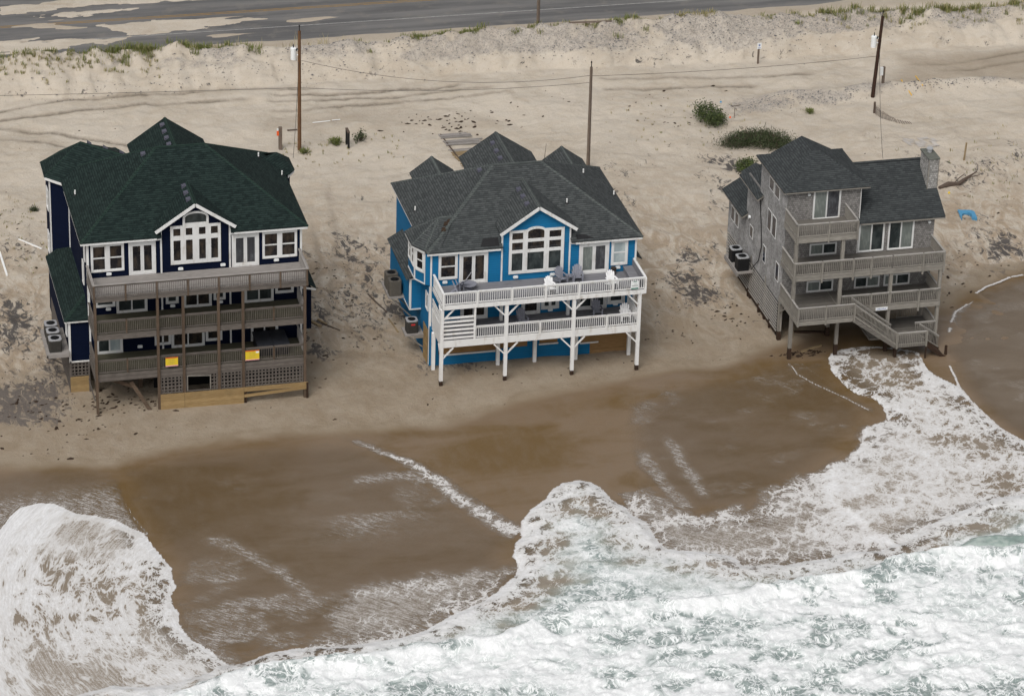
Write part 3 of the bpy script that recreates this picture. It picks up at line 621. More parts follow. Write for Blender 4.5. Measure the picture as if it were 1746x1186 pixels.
for kx in [q for q in PL if q[0] == 't' and q[1:].isdigit()]:
    k = (gy > -3) & (gy < 60); d, tt = segd(gx[k], gy[k]+.35*(fbm(gx[k]*.12,gy[k]*.1,2,97)-.5), PL[kx], True)
    w = np.exp(-(d/.24)**2)*sm(0,.08,tt)*(1-sm(.92,1,tt)); trk[k] = np.maximum(trk[k], w*(.35 if kx in ('t12','t13') else 1)*(.55+.45*sm(.35,.55,fbm(gx[k]*.35,gy[k]*.35,3,98))))
z = z - trk*.09
z = z + .05*np.exp(-((trk-.35)/.18)**2)*(trk > .05)
wr = np.maximum(blob(gx,gy,'wetroad',1.5,.8,.3,5), .6*blob(gx,gy,'wetroad2',1.5,.8,.3,6)); dampness = wr*.20
z = np.where(wr > .5, z*.5, z)
grav = np.zeros(gx.shape)
gn = fbm(gx*.16, gy*.3, 3, 99)
grav = sm(.42,.62,gn)*sm(.25,.6,rough)*(gy < crest+1.5)*(.55+.45*sm(20,55,gx)) + .9*sb/.55*sm(.35,.55,fbm(gx*.25,gy*.25,3,101))
for (cx_,cy_,rx_,ry_) in ((18.5,58,1.8,1.3),(28,58.3,5,2.0),(35.5,58.6,3.5,1.8),(51,56,4,2.2),(62,56,8,2.6),(73,57,7,2.2),(60.5,43.2,3.5,1.6),(66,43.5,3,1.2),(38,56,3,1.4),(85,56.5,6,1.5)):
    grav = np.maximum(grav, np.exp(-(((gx-cx_)/rx_)**2+((gy-cy_)/ry_)**2))*1.05)
wet_all = np.maximum(wet, dampness*(1+.2*n_med))
wet_all = np.maximum(wet_all, rb*.16*(1-sm(0,.4,pm)))
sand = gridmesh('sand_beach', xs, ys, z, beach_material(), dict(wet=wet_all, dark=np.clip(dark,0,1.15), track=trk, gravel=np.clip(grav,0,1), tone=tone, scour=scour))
kind(sand, 'structure')
sx_, sy_, sz_ = xs.copy(), ys.copy(), z.copy()
def ground(x, y):
    i = min(max(int(np.searchsorted(sx_, x)), 1), len(sx_)-1); j = min(max(int(np.searchsorted(sy_, y)), 1), len(sy_)-1)
    return float(sz_[j, i])
# ================================================================ road
def road_material():
    k = N('asphalt'); p = k.pos()
    a = k.noise(k.mapv(p, (.05,.5,1)), 1.3, 5, .65); b = k.noise(p, .6, 4, .6); g = k.noise(p, 30, 2, .7)
    c = k.mix(k.ramp(a, .35, .66), (.100,.098,.098), (.165,.160,.155)); c = k.mix(k.ramp(b, .5, .75, 0, .5), c, (.21,.19,.165))
    c = k.mix(k.ramp(g, .4, .7, 0, .3), c, (.06,.06,.06)); k.bump(g, .01, .5); return k.col(c, .85, .25)
def sheet(name, x0,x1,y0,y1,z_,mat,nx=60):
    m = MB(); st_ = (x1-x0)/nx
    for i in range(nx): m.face([(x0+i*st_,y0,z_),(x0+(i+1)*st_,y0,z_),(x0+(i+1)*st_,y1,z_),(x0+i*st_,y1,z_)])
    return kind(m.build(name, mat), 'structure')
sheet('road', -900,900,63.6,79.5,0,road_material())
def paint_mat(name, c):
    k = N(name); p = k.pos(); n_ = k.noise(k.mapv(p, (.8,6,1)), 2.5, 5, .7)
    return k.col(k.mix(k.ramp(n_, .42, .62, 0, .75), c, (.12,.115,.11)), .8, .2)
my, mw = paint_mat('yellow_line_paint', (.30,.18,.05)), paint_mat('white_line_paint', (.36,.355,.34))
sheet('road_marking', -900,900,70.58,70.72,.004,my); sheet('road_marking', -900,900,70.88,71.02,.004,my)
sheet('road_marking', -900,900,66.75,66.88,.004,mw); sheet('road_marking', -900,900,74.75,74.88,.004,mw)
# ================================================================ sea
def sea_material():
    k = N('sea_water'); p = k.pos(); at = lambda n: k.n('Attribute', attribute_name=n).outputs['Fac']
    foam, deep, flow, crest_, strk = at('foam'), at('deep'), k.n('Attribute', attribute_name='flow').outputs['Vector'], at('edge'), at('streak')
    # strongly warped lace of foam
    wv = k.n('TexNoise'); k.t.links.new(flow, wv.inputs['Vector']); wv.inputs['Scale'].default_value = .55; wv.inputs['Detail'].default_value = 2.2
    ad = k.n('VectorMath', operation='MULTIPLY_ADD'); k.t.links.new(wv.outputs['Color'], ad.inputs[0]); ad.inputs[1].default_value = (1.7,1.7,1.7); k.t.links.new(flow, ad.inputs[2])
    q = ad.outputs[0]
    def web(scale, vec, stretch=(1,1,1)):
        v = k.n('TexVoronoi', feature='DISTANCE_TO_EDGE'); k.t.links.new(k.mapv(vec, stretch), v.inputs['Vector']); v.inputs['Scale'].default_value = scale; return v.outputs['Distance']
    w1 = web(.75, q, (1,1.5,1)); w2 = web(2.3, q, (1,1.4,1)); w3 = web(6.0, q)
    rn = k.math('ABSOLUTE', k.math('SUBTRACT', k.noise(q, 1.9, 6, .68, .5), .5))
    rf = k.noise(q, 7.5, 4, .7); big = k.noise(flow, .28, 4, .6)
    # hole measure: large where the sheet of foam is open
    hole = k.math('ADD', k.math('MULTIPLY', w1, 1.35), k.math('MULTIPLY', w2, .85))
    hole = k.math('ADD', hole, k.math('MULTIPLY', w3, .9)); hole = k.math('ADD', hole, k.math('MULTIPLY', rn, 1.8))
    hole = k.math('ADD', hole, k.math('MULTIPLY', k.math('SUBTRACT', rf, .5), .45)); hole = k.math('ADD', hole, k.math('MULTIPLY', k.math('SUBTRACT', big, .5), 1.1))
    lim = k.math('MULTIPLY', foam, 1.3)
    f = k.ramp(k.math('SUBTRACT', lim, hole), -.14, k.ramp(deep, .4, .9, .16, .36))
    f = k.math('MULTIPLY', f, k.ramp(foam, .015, .16))
    # flow-combed fine streaks of thin froth
    s1 = k.noise(k.mapv(flow, (5,.8,1)), 1.3, 5, .78, .4); s2 = k.noise(p, 8.5, 4, .82)
    fs = k.ramp(k.math('ADD', k.math('MULTIPLY', s1, .5), k.math('MULTIPLY', s2, .55)), k.math('SUBTRACT', .69, k.math('MULTIPLY', strk, .21)), k.math('SUBTRACT', .78, k.math('MULTIPLY', strk, .21)))
    fs = k.math('MULTIPLY', fs, k.ramp(strk, .02, .35, 0, .62))
    f = k.math('MAXIMUM', f, fs); f = k.math('MAXIMUM', f, k.ramp(k.math('ADD', crest_, k.math('MULTIPLY', k.math('SUBTRACT', rf, .5), .7)), .42, .72))
    # churned breaker water: pale, cloudy, with fine bright filaments
    ch1 = k.noise(flow, .55, 4, .58, 1.0); ch2 = k.noise(q, .33, 5, .6); fil = k.math('ABSOLUTE', k.math('SUBTRACT', k.noise(q, 1.5, 4, .62, .6), .5)); fil2 = k.math('ABSOLUTE', k.math('SUBTRACT', k.noise(q, 4, 2, .6, .4), .5))
    dn = k.math('MULTIPLY', k.math('SUBTRACT', foam, .66), .22)
    ch1 = k.math('ADD', ch1, k.math('MULTIPLY', k.math('SUBTRACT', at('crown'), .5), .42)); cc = k.mix(k.ramp(k.math('ADD', ch1, dn), .365, .51), (.215,.262,.250), (.52,.56,.55))
    cc = k.mix(k.ramp(k.math('ADD', k.math('MULTIPLY', k.math('ADD', ch2, ch1), .5), dn), .455, .60), cc, (.70,.715,.715))
    cc = k.mix(k.ramp(fil, .0, .055, .9, 0), cc, (.84,.85,.85)); cc = k.mix(k.ramp(fil2, .0, .05, .25, 0), cc, (.83,.84,.84))
    cc = k.mix(k.ramp(foam, .95, 1.25, 0, .8), cc, (.73,.74,.74))
    # water colours: silty film, brown-gray, teal
    n = k.noise(k.mapv(p, (.3,.6,1)), .9, 4, .6)
    shallow = k.mix(k.ramp(n, .35, .65), (.14,.10,.062), (.185,.142,.10)); mid = k.mix(n, (.20,.16,.115), (.26,.22,.175)); teal = k.mix(k.ramp(k.noise(q, .8, 4, .6), .35, .65), (.20,.265,.24), (.42,.48,.445))
    wc = k.mix(k.ramp(deep, .12, .5), shallow, mid); wc = k.mix(k.ramp(deep, .5, .95), wc, teal)
    fc = k.mix(k.ramp(rf, .3, .7), (.60,.60,.60), (.74,.74,.745)); fc = k.mix(k.ramp(s1, .36, .6, .55, 0), fc, (.50,.49,.48)); fc = k.mix(k.ramp(k.math('SUBTRACT', lim, hole), .1, .8, .55, 0), fc, k.mix(k.ramp(deep, .3, .9), (.46,.43,.40), (.56,.60,.585)))
    mist = k.math('MULTIPLY', k.ramp(strk, .05, .9, 0, .75), k.ramp(k.math('ADD', k.math('MULTIPLY', s1, .6), k.math('MULTIPLY', k.noise(p, 2.2, 5, .75), .4)), .38, .62, .15, 1)); wc = k.mix(mist, wc, (.44,.41,.375))
    k.put(k.b.inputs['Base Color'], k.mix(k.math('MULTIPLY', k.ramp(deep, .62, .92), k.ramp(foam, .0, .3)), k.mix(f, wc, fc), cc)); k.put(k.b.inputs['Alpha'], k.math('MAXIMUM', k.math('MAXIMUM', f, k.math('MULTIPLY', mist, 1.1)), k.math('MULTIPLY', at('cover'), k.ramp(deep, .04, .4, .30, 1)))); k.put(k.b.inputs['Roughness'], k.math('ADD', .25, k.math('MULTIPLY', f, .6)))
    k.b.inputs['Specular IOR Level'].default_value = .4
    hgt = k.noise(flow, 2.6, 4, .75)
    bp = k.bump(hgt, .10, 1); k.put(bp.inputs['Strength'], k.math('ADD', k.ramp(deep, .2, .9, .06, .45), k.math('MULTIPLY', f, .2)))
    return k.m
xs = axis(-900, -16, 78, 900, .14, 16); ys = axis(-1500, -50, 13, 60, .145, 14); ys = ys[ys <= 13.01]
gx, gy = np.meshgrid(xs, ys)
jx = (fbm(gx*.55, gy*.55, 4, 3)-.5); jy = (fbm(gx*.55, gy*.55, 4, 13)-.5)
jj = (fbm(gx*1.6, gy*1.6, 3, 23)-.5)
ux, uy = gx+jx*.9, gy+jy*.9
sA = sdp(gx+jx*.4, gy+jy*.4, PL['lobeA']); sS = sdp(ux, uy, PL['sheetA']); b1 = sdp(gx+jx*.5, gy+jy*.5, PL['bore1']); ch = sdp(gx+jx*.5, gy+jy*.5, PL['chan'])
lc = sdp(ux, uy, PL['lace']); lg = sdp(gx+jx*.3, gy+jy*.3, PL['lagoon']); b2 = sdp(gx+jx*1.2, gy+jy*1.2, PL['bore2']); fa = sdp(gx+jx*.3, gy, PL['face']); lf = sdp(ux+jx, uy+jy, PL['lowfoam'])
wt = sdp(gx+jx*.5, gy+jy*.5, PL['panel']); p2 = sdp(gx, gy, PL['panel2']); sw = sdp(ux, uy, PL['swirl'])
far = (gx > 76) | (gx < -14) | (gy < -48.5)
tl = fbm(gx*.09, gy*.16, 4, 33); tm = fbm(gx*.35, gy*.6, 4, 43); tw = fbm(gx*.55+jx*2, gy*.8+jy*2, 4, 44)
foam = np.zeros(gx.shape); deep = np.zeros(gx.shape); streak = np.zeros(gx.shape); edge = np.zeros(gx.shape)
# thin water film over the sand (silty, almost no foam)
streak = np.maximum(streak, sm(-.2,.6,wt)*(.17+.30*sm(.5,.7,tm)*sm(.45,.65,tl)+.55*sm(-18,-25,gy)*(1-sm(8,14,gx))*sm(.3,.6,tm)+.25*np.exp(-((gx-14)/5)**2-((gy+15)/4)**2)*sm(.35,.6,tm)+.2*np.exp(-((gx-22)/4)**2-((gy+18)/4)**2)*sm(.35,.6,tm)+.3*np.exp(-((gx-15)/3.5)**2-((gy+18)/1.8)**2)))
streak = np.maximum(streak, sm(-.2,.8,p2)*(.18+.4*sm(.5,.7,tm)))
# lobe at lower left
ins = sm(-.03,.12,sA); cxA, cyA = 7.0, -25.5
rrA = np.hypot(gx-cxA, (gy-cyA)*.8); thA = np.arctan2(gx-cxA, gy-cyA)
dA = np.clip(sA,0,99)
arc = fbm(rrA*.55+.3*jx, thA*1.6+jy*.5, 3, 15)
foam = np.maximum(foam, ins*(.30 + .66*np.exp(-dA/.6) +   .30*(arc-.5)*2 + .26*(tm-.5)*2 + .42*(1-sm(-11,-4,gx-(gy+30)*.2)) + .38*np.exp(-((rrA-8.6-1.5*(tl-.5))/1.3)**2)))
deep = np.maximum(deep, ins*.42); edge = np.maximum(edge, np.exp(-((sA-.22)/.2)**2)*1.0*sm(-34,-27,gy+jy*3))
up_ = sm(-21.5,-17.5,gy)*(gx < 2); edge = np.maximum(edge, np.exp(-((sA-.45)/.42)**2)*up_*1.0)
streak = np.maximum(streak, sm(-.1,.7,sS)*(.25+.75*sm(-7.5,-12.5,gy)))
streak = np.maximum(streak, sm(.0,.2,sA)*.12); streak = np.maximum(streak, .8*sm(-2.2,0,sA)*sm(-24,-29,gy)); edge = np.maximum(edge, np.exp(-((sS-.1)/.16)**2)*.6*sm(-9,-13,gy)*(gx>-2))
# breaking bores
i1 = sm(-.05,.25,b1); d1 = np.clip(b1,0,99)
foam = np.maximum(foam, i1*(.47 + .48*np.exp(-d1/.7) + .42*(tm-.5)*2 + .2*(tw-.5)*2)); deep = np.maximum(deep, i1*np.clip(.40+.10*d1+.25*(tm-.5)*2,0,1))
i2 = sm(-.1,.4,b2); d2_ = np.clip(b2,0,99)
foam = np.where(b2 > -1.4, np.maximum(foam*.92, i2*(.66+.34*np.exp(-d2_/1.2)*sm(.3,.65,fbm(gx*.5,gy*.5,3,47))+.45*(tm-.5)*2 + .2*(tl-.5)*2 - .30*sm(.52,.66,tw))), foam)
edge = np.maximum(edge, np.exp(-((b1-.3)/.28)**2)*.62*sm(-60,-10,-np.abs(gx-70)+40)); edge = np.maximum(edge, np.exp(-((b2-.45)/.4)**2)*.5*sm(.35,.7,fbm(gx*.8,gy*.8,3,48)))
deep = np.maximum(deep, i2)
foam = foam*(1-sm(-.1,.35,fa)); edge = edge*(1-sm(-.1,.2,fa)); deep = np.maximum(deep, sm(-.2,.2,fa))
# channel of foam running up under the shingled house, lace beside it
ic = sm(-.02,.12,ch); dc = np.clip(ch,0,99)
foam = np.maximum(foam, ic*(.47+.48*np.exp(-dc/.28)+.40*(tm-.5)*2+.2*(tl-.5)*2 - .22*sm(-5.5,-2.0,gy)*(1-np.exp(-dc/.7)))); deep = np.maximum(deep, ic*.40)
edge = np.maximum(edge, np.exp(-((ch-.1)/.11)**2)*.8*sm(.3,.5,tm+.15))
foam = foam - .5*sm(.0,.7,sw)*ic
foam = np.maximum(foam, sm(-.6,.6,lc)*(.32+.18*sm(42,56,gx)+.34*(tm-.5)*2+.42*np.exp(np.minimum(ch,0)/1.3)*(1-sm(0,1,ch)))); deep = np.maximum(deep, sm(-.5,.6,lc)*.30); streak = np.maximum(streak, sm(-1,.4,lc)*.85)
foam = np.maximum(foam, sm(-.7,.9,lf)*(.16+.30*(tm-.5)*2+.25*sm(-1.5,0,b1))); streak = np.maximum(streak, sm(-1.4,.6,lf)*.85); deep = np.maximum(deep, sm(-.3,.8,lf)*.28)
deep = np.maximum(deep, sm(-.05,.5,lg)*.24); streak = np.maximum(streak, sm(0,.5,lg)*(.12+.25*sm(.55,.7,tm)))
def line(key, w0, w1, amp, typ='edge', fe=.0, seed=1, jit=.25):
    global edge, streak, foam
    x, y = gx+jx*jit*2+jj*jit*.6, gy+jy*jit*2+jj*jit*.5
    p = PL[key]; px = [q_[0] for q_ in p]; py = [q_[1] for q_ in p]
    k_ = (x > min(px)-4) & (x < max(px)+4) & (y > min(py)-4) & (y < max(py)+4)
    d, t_ = segd(x[k_], y[k_], p, True); w = w0+(w1-w0)*t_; v = np.exp(-(d/w)**2)*sm(0,.04+fe,t_)*(1-sm(.97-fe,1,t_))*amp
    A = dict(edge=edge, streak=streak, foam=foam)[typ]; A[k_] = np.maximum(A[k_], v)
line('diag', .10,.12,.5,'edge'); line('diag', .35,1.2,1.0,'streak'); line('diag',.2,.8,.44,'foam')
line('streak1',1.1,.6,.85,'streak',.1); line('streak2',.8,.7,1.0,'streak',.15); line('streak3',1.1,1.0,.55,'streak',.2)
for q_ in ('streak4','streak5'): line(q_,.7,.6,.95,'streak',.15)
line('streak6',.12,.15,.72,'edge',.02,jit=.08); line('streak7',.12,.13,.55,'edge',.02,jit=.08); line('streak6',.4,.5,.5,'streak')
line('lagoonline',.2,.18,.8,'edge',jit=.1); line('lagoonline2',.14,.22,.75,'edge',jit=.15); line('lagoonline2',.4,.9,.8,'streak'); line('lagoonline3',.15,.17,.85,'edge',jit=.06)
foam = np.where(far, np.maximum(foam, .45*sm(-46,-49,gy)+.15*tl), foam); deep = np.where(far & (gy < -20), 1, deep)
# where water lies
water = np.maximum.reduce([sA, sS, b1, ch, lc, lg, lf, wt, p2]); 
for q_ in ('diag','streak6'): water = np.maximum(water, .8-segd(gx, gy, PL[q_]))
water = np.where((gy < -46) | ((gx > 76) & (gy < -6)) | ((gx < -14) & (gy < -14)), 5, water)
bz = basez(gx, gy)
thick = .008 + .02*sm(0,1.5,water) + .05*sm(0,.5,sA) + .05*sm(0,.5,ch) + .22*sm(-.1,.9,b1) + .10*sm(0,6,b1) + .42*sm(-.3,1.1,b2)
thick = thick + .5*np.exp(-((b2-1.0)/.9)**2)*sm(-1,1,b2) + .35*sm(.0,.7,fa)
wamp = .05*sm(0,1,b1) + .13*sm(0,2.5,b2)
rid = 1-np.abs(2*fbm(gx*.55+jx, gy*.8+jy, 5, 63)-1)*2
ht = thick + wamp*(rid-.35)*1.3 + .05*sm(0,2,b2)*(fbm(gx*1.6,gy*2.0,4,73)-.5) + .05*sm(0,.6,b1)*(fbm(gx*2,gy*2.6,3,75)-.5)*2 + .02*ic*(tm-.5)
ht = np.maximum(ht, .006)
# flow coordinates: swirl round the lower-left lobe, combed up the channel, plain elsewhere
th = np.arctan2(gy-cyA, gx-cxA); rr = np.hypot(gx-cxA, gy-cyA); wsw = sm(-.5,2,sA)*(1-i1)
fx_, fy_ = gx.copy(), gy.copy()
ang = .95; ca, sa_ = math.cos(ang), math.sin(ang)
rx, ry = (gx*ca+gy*sa_)*1.0, (-gx*sa_+gy*ca)
fxp, fyp = rx*0+(gx*math.cos(-.9)-gy*math.sin(-.9)), (gx*math.sin(-.9)+gy*math.cos(-.9))
pol = wsw > .02
fxp = np.where(pol, rrA*1.15, fxp); fyp = np.where(pol, thA*5.0, fyp)
flow = np.stack([fxp, fyp, np.where(pol, 2.5, 0)], -1)
sea = gridmesh('sea', xs, ys, bz+ht, sea_material(), dict(foam=np.clip(foam,0,1.3), deep=np.clip(deep,0,1), streak=np.clip(streak,0,1), edge=np.clip(edge,0,1), flow=flow, cover=sm(-.05,2.2,water), crown=np.clip(.42*rid+.5*sm(.3,.68,fbm(gx*.17+.2*gy,gy*.34,4,113))+.08,0,1)), keep=(water > -.05))
kind(sea, 'structure')
# ================================================================ poles and wires
def upole(name, x, y, h, r, mat, label, lean=(0,0), transformer=None):
    z0 = ground(x,y); t = thing(name, (x,y,z0), label, 'utility pole')
    m = MB(); m.cyl((x,y,z0-.4),(x+lean[0],y+lean[1],h),r,r*.72,12); m.build('pole_shaft', MT[mat], t)
    if transformer:
        tx, tz = transformer; m = MB(); X_ = x+lean[0]*tz/h
        m.cyl((X_-tx,y,tz-.5),(X_-tx,y,tz+.42),.23,.23,16); m.cyl((X_-tx,y,tz+.42),(X_-tx,y,tz+.5),.25,.17,16); m.box(X_-tx,X_,y-.04,y+.04,tz-.2,tz-.1); m.box(X_-tx,X_,y-.04,y+.04,tz+.2,tz+.3)
        tr = m.build('transformer', MT['signw'], t)
        m = MB(); m.cyl((X_-tx,y,tz+.5),(X_-tx,y,tz+.78),.05,.03,8); m.cyl((X_-tx+.2,y-.12,tz+.25),(X_-tx+.27,y-.12,tz+.45),.06,.06,8); m.build('bushing', MT['black'], tr)
    m = MB(); m.cyl((x+lean[0],y+lean[1],h),(x+lean[0],y+lean[1],h+.35),.04,.03,8); m.cyl((x+lean[0],y+lean[1],h+.35),(x+lean[0],y+lean[1],h+.5),.06,.05,8); m.build('insulator', MT['black'], t)
    return t
upole('utility_pole', 21.8,41.1,10.1,.16,'pole','tall reddish-brown wooden pole with white transformer behind the navy house', (0,0), (.47,8.25))
upole('utility_pole', 43.5,33.5,8.6,.15,'pole_gray','bare gray-brown wooden pole rising behind the blue house', (-.05,0))
upole('utility_pole', 70.3,42.8,7.3,.17,'pole_dark','dark leaning wooden pole with white transformer behind the shingled house', (.35,0), (.5,5.15))
upole('utility_pole', 46.3,61.2,9.0,.15,'pole_gray','pole base standing in the roadside grass at the top edge of the photo')
def wire(pts, label, sag=.5, r=.016):
    P_ = []; 
    for a,b in zip(pts[:-1], pts[1:]):
        a, b = Vector(a), Vector(b)
        for i in range(16): t_ = i/16; q = a.lerp(b, t_); q.z -= sag*4*t_*(1-t_); P_.append(q)
    P_.append(Vector(pts[-1])); m = MB(); m.tube([tuple(q) for q in P_], r, 5); o = m.build('overhead_wire', MT['wire']); tag(o, label, 'wire'); return o
# ================================================================ navy house
def hip_main(par, x0,x1,y0,y1, we, s, capm, rmat, notch=None):
    cy = (y0+y1)/2; d = (y1-y0)/2; wr = we + s*d; xa, xb = x0+d, x1-d
    a, b, c, e = (x0,y0,we),(x1,y0,we),(x1,y1,we),(x0,y1,we); r0, r1 = (xa,cy,wr),(xb,cy,wr)
    ft = [a,b,r1,r0]
    if notch:
        n0, n1, ny = notch; zn = we+s*(ny-y0); ft = [a,(n0,y0,we),(n0,ny,zn),(n1,ny,zn),(n1,y0,we),b,r1,r0]
    r = solid_roof(par, [ft,[b,c,r1],[c,e,r0,r1],[e,a,r0]], rmat)
    ridgecap(par, [(a,r0),(b,r1),(c,r1),(e,r0),(r0,r1)], capm)
    return r
def cross_gable(par, xc, hw, ye, yin, we, wr, rmat, capm, wallmat, wz0, side_y, yin_eave=None):
    """gabled wing running back (+y): ridge at xc from yin to ye"""
    yie = side_y if yin_eave is None else yin_eave
    solid_roof(par, [[(xc-hw,yie,we),(xc,yin,wr),(xc,ye,wr),(xc-hw,ye,we)][::-1], [(xc+hw,yie,we),(xc,yin,wr),(xc,ye,wr),(xc+hw,ye,we)]], rmat, 'wing_roof')
    ridgecap(par, [((xc,yin,wr),(xc,ye,wr))], capm)
    w = hw-.35; m = MB()
    sl = (wr-we)/hw
    m.prism([(xc-w,wz0),(xc+w,wz0),(xc+w,we+sl*.35-.09),(xc,wr-.09),(xc-w,we+sl*.35-.09)][::1], side_y-.5, ye-.35)
    m.build('wing_wall', MT[wallmat], par)
def gable_front(par, x0,x1, zt_, zr, yf, yin, yine, rmat, capm, wallmat, wx0,wx1, wz0, ywall, dep=.45):
    xc = (x0+x1)/2
    solid_roof(par, [[(x0,yf,zt_),(xc,yf,zr),(xc,yin,zr),(x0,yine,zt_)], [(x1,yf,zt_),(xc,yf,zr),(xc,yin,zr),(x1,yine,zt_)]], rmat, 'gable_roof')
    ridgecap(par, [((xc,yf,zr),(xc,yin,zr))], capm)
    m = MB()
    for xe, sg in ((x0,1),(x1,-1)): m.bar((xe-sg*.03,yf-.02,zt_-.11),(xc,yf-.02,zr-.11),.05,.22)
    m.build('fascia', MT['white'], par)
    sl = (zr-zt_)/(xc-x0); m = MB()
    zl = zt_+sl*(wx0-x0)-.1; zR = zt_+sl*(x1-wx1)-.1
    m.prism([(wx0,wz0),(wx1,wz0),(wx1,zR),(xc,zr-.1),(wx0,zl)], ywall, ywall+dep)
    m.build('gable_wall', MT[wallmat], par)

nav = thing('beach_house', (7.5,3,0), 'four-storey navy blue beach house with dark green shingle roof and three weathered wooden decks', 'house', 'beach houses at the surf edge')
m = MB(); m.box(.15,14.87,3.1,14.45,2.32,11.56); m.build('wall', MT['navy'], nav)
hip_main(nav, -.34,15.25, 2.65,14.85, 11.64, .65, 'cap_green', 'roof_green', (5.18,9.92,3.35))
fascia(nav, [(-.30,2.69,11.64),(4.85,2.69,11.64)]); fascia(nav, [(10.15,2.69,11.64),(15.2,2.69,11.64)])
fascia(nav, [(-.30,2.7,11.64),(-.30,11.6,11.64)]); fascia(nav, [(15.21,2.7,11.64),(15.21,11.2,11.64)])
for q0,q1 in ((-.2,5.15),(9.95,15.1)): m = MB(); m.box(q0,q1,2.75,3.1,11.40,11.46); m.build('soffit', MT['white'], nav)
gable_front(nav, 4.79,10.21, 12.12,13.97, 2.6, 6.23, 3.4, 'roof_green', 'cap_green', 'navy', 5.2,9.9, 11.5, 3.07)
cross_gable(nav, 7.83, 2.75, 18.45, 11.95, 11.6, 13.5, 'roof_green', 'cap_green', 'navy', .2, 14.4)
# diagonal back-left wing and its half-octagon end
pk = (1.4,15.25,13.5); rin = (4.6,11.95,13.5); E_ = [(2.4,9.72,11.6),(-1.38,13.96,11.6),(-1.36,16.5,11.6),(.15,18.1,11.6),(4.2,18.1,11.6)]
solid_roof(nav, [[E_[0],rin,pk,E_[1]],[E_[1],pk,E_[2]],[E_[2],pk,E_[3]],[E_[3],pk,rin,E_[4]]], 'roof_green', 'wing_roof')
ridgecap(nav, [(E_[1],pk),(E_[2],pk),(E_[3],pk),(pk,rin)], 'cap_green')
m = MB(); m.column([(.14,12.6),(-1.04,13.94),(-1.04,16.3),(.3,17.75),(4.0,17.75),(4.0,12.6)][::-1], .25, 11.55); m.build('wing_wall', MT['navy'], nav)
fascia(nav, [(.72,11.62,11.6),(-1.34,13.93,11.6),(-1.32,16.5,11.6)])
m = MB(); m.box(-1.08,-.98,13.86,13.98,2.3,11.5); m.box(.09,.17,12.48,12.62,5.5,11.5); m.build('corner_trim', MT['white'], nav)
# right back bay
pk2 = (14.95,13.15,12.55); E2 = [(14.2,9.9,11.62),(15.42,11.15,11.62),(16.04,12.05,11.62),(16.02,14.1,11.62),(15.4,15.1,11.62),(13.0,15.1,11.62)]
solid_roof(nav, [[E2[1],E2[2],pk2,(13.7,12.2,12.6)],[E2[2],E2[3],pk2],[E2[3],E2[4],pk2],[E2[4],E2[5],(13.5,13.2,12.55),pk2]], 'roof_green', 'wing_roof')
m = MB(); m.column([(14.8,11.3),(15.25,11.4),(15.72,12.15),(15.72,14.0),(15.2,14.8),(14.8,14.8)], .2, 11.57); m.build('wing_wall', MT['navy'], nav)
fascia(nav, [(15.42,11.17,11.62),(16.0,12.05,11.62),(15.98,14.1,11.62)])
# lower left bump-out with shed roof
m = MB(); m.box(-1.2,.15,3.42,13.9,2.32,5.55); m.build('wing_wall', MT['navy'], nav)
solid_roof(nav, [[(-1.52,3.2,5.62),(-1.52,13.6,5.62),(.16,13.6,6.72),(.16,4.95,6.72)],[(-1.52,3.2,5.62),(.16,4.95,6.72),(.16,3.2,5.62)]], 'roof_green', 'wing_roof')
ridgecap(nav, [((-1.52,3.2,5.62),(.13,4.92,6.72))], 'cap_green')
fascia(nav, [(.14,3.24,5.62),(-1.49,3.24,5.62),(-1.49,13.5,5.62)], h=.16)
trim(nav, FR(3.42), [(-1.2,-1.09,2.32,5.4),(-1.2,.14,2.32,2.43)]); trim(nav, LF(-1.2), [(-3.53,-3.42,2.32,5.4)])
opening(nav, LF(-1.2), -4.9,-4.2,3.9,5.2,'one'); opening(nav, LF(.15), -5.6,-4.9,7.4,9.1,'one'); opening(nav, LF(.15), -4.5,-3.9,9.6,11.2,'one')
opening(nav, LF(-1.04), -15.6,-14.6,8.6,10.2,'dh'); opening(nav, LF(-1.04), -15.6,-14.6,5.2,6.8,'dh')
m = MB(); m.box(14.87,16.0,5.5,13.5,2.32,5.5); m.build('wing_wall', MT['navy'], nav)
solid_roof(nav, [[(16.3,5.2,5.6),(16.3,13.8,5.6),(14.86,13.8,6.55),(14.86,5.2,6.55)]], 'roof_green', 'wing_roof')
fascia(nav, [(14.9,5.22,5.9),(16.28,5.22,5.58)], h=.14)
# trims
trim(nav, FR(3.1), [(.15,.27,2.4,11.4),(14.75,14.87,2.4,11.4),(5.13,5.25,2.4,12.0),(9.84,9.96,2.4,12.0),(.27,5.13,11.22,11.4),(9.96,14.75,11.22,11.4)])
trim(nav, LF(.15), [(-3.22,-3.1,5.6,11.4)])
trim(nav, LF(14.87+.0), [])
m = MB(); m.box(14.87,14.9,3.1,3.22,2.4,11.4); m.build('corner_trim', MT['white'], nav)
P3 = FR(3.1)
opening(nav, P3, .40,2.66,9.2,11.24,'pair'); opening(nav, P3, 12.14,14.54,9.22,11.22,'pair')
opening(nav, P3, 2.97,4.82,8.78,11.2,'slider', t=.16, sash=.12); opening(nav, P3, 10.03,11.9,8.78,11.2,'slider', t=.16, panes=['glass_blind'], sash=.12)
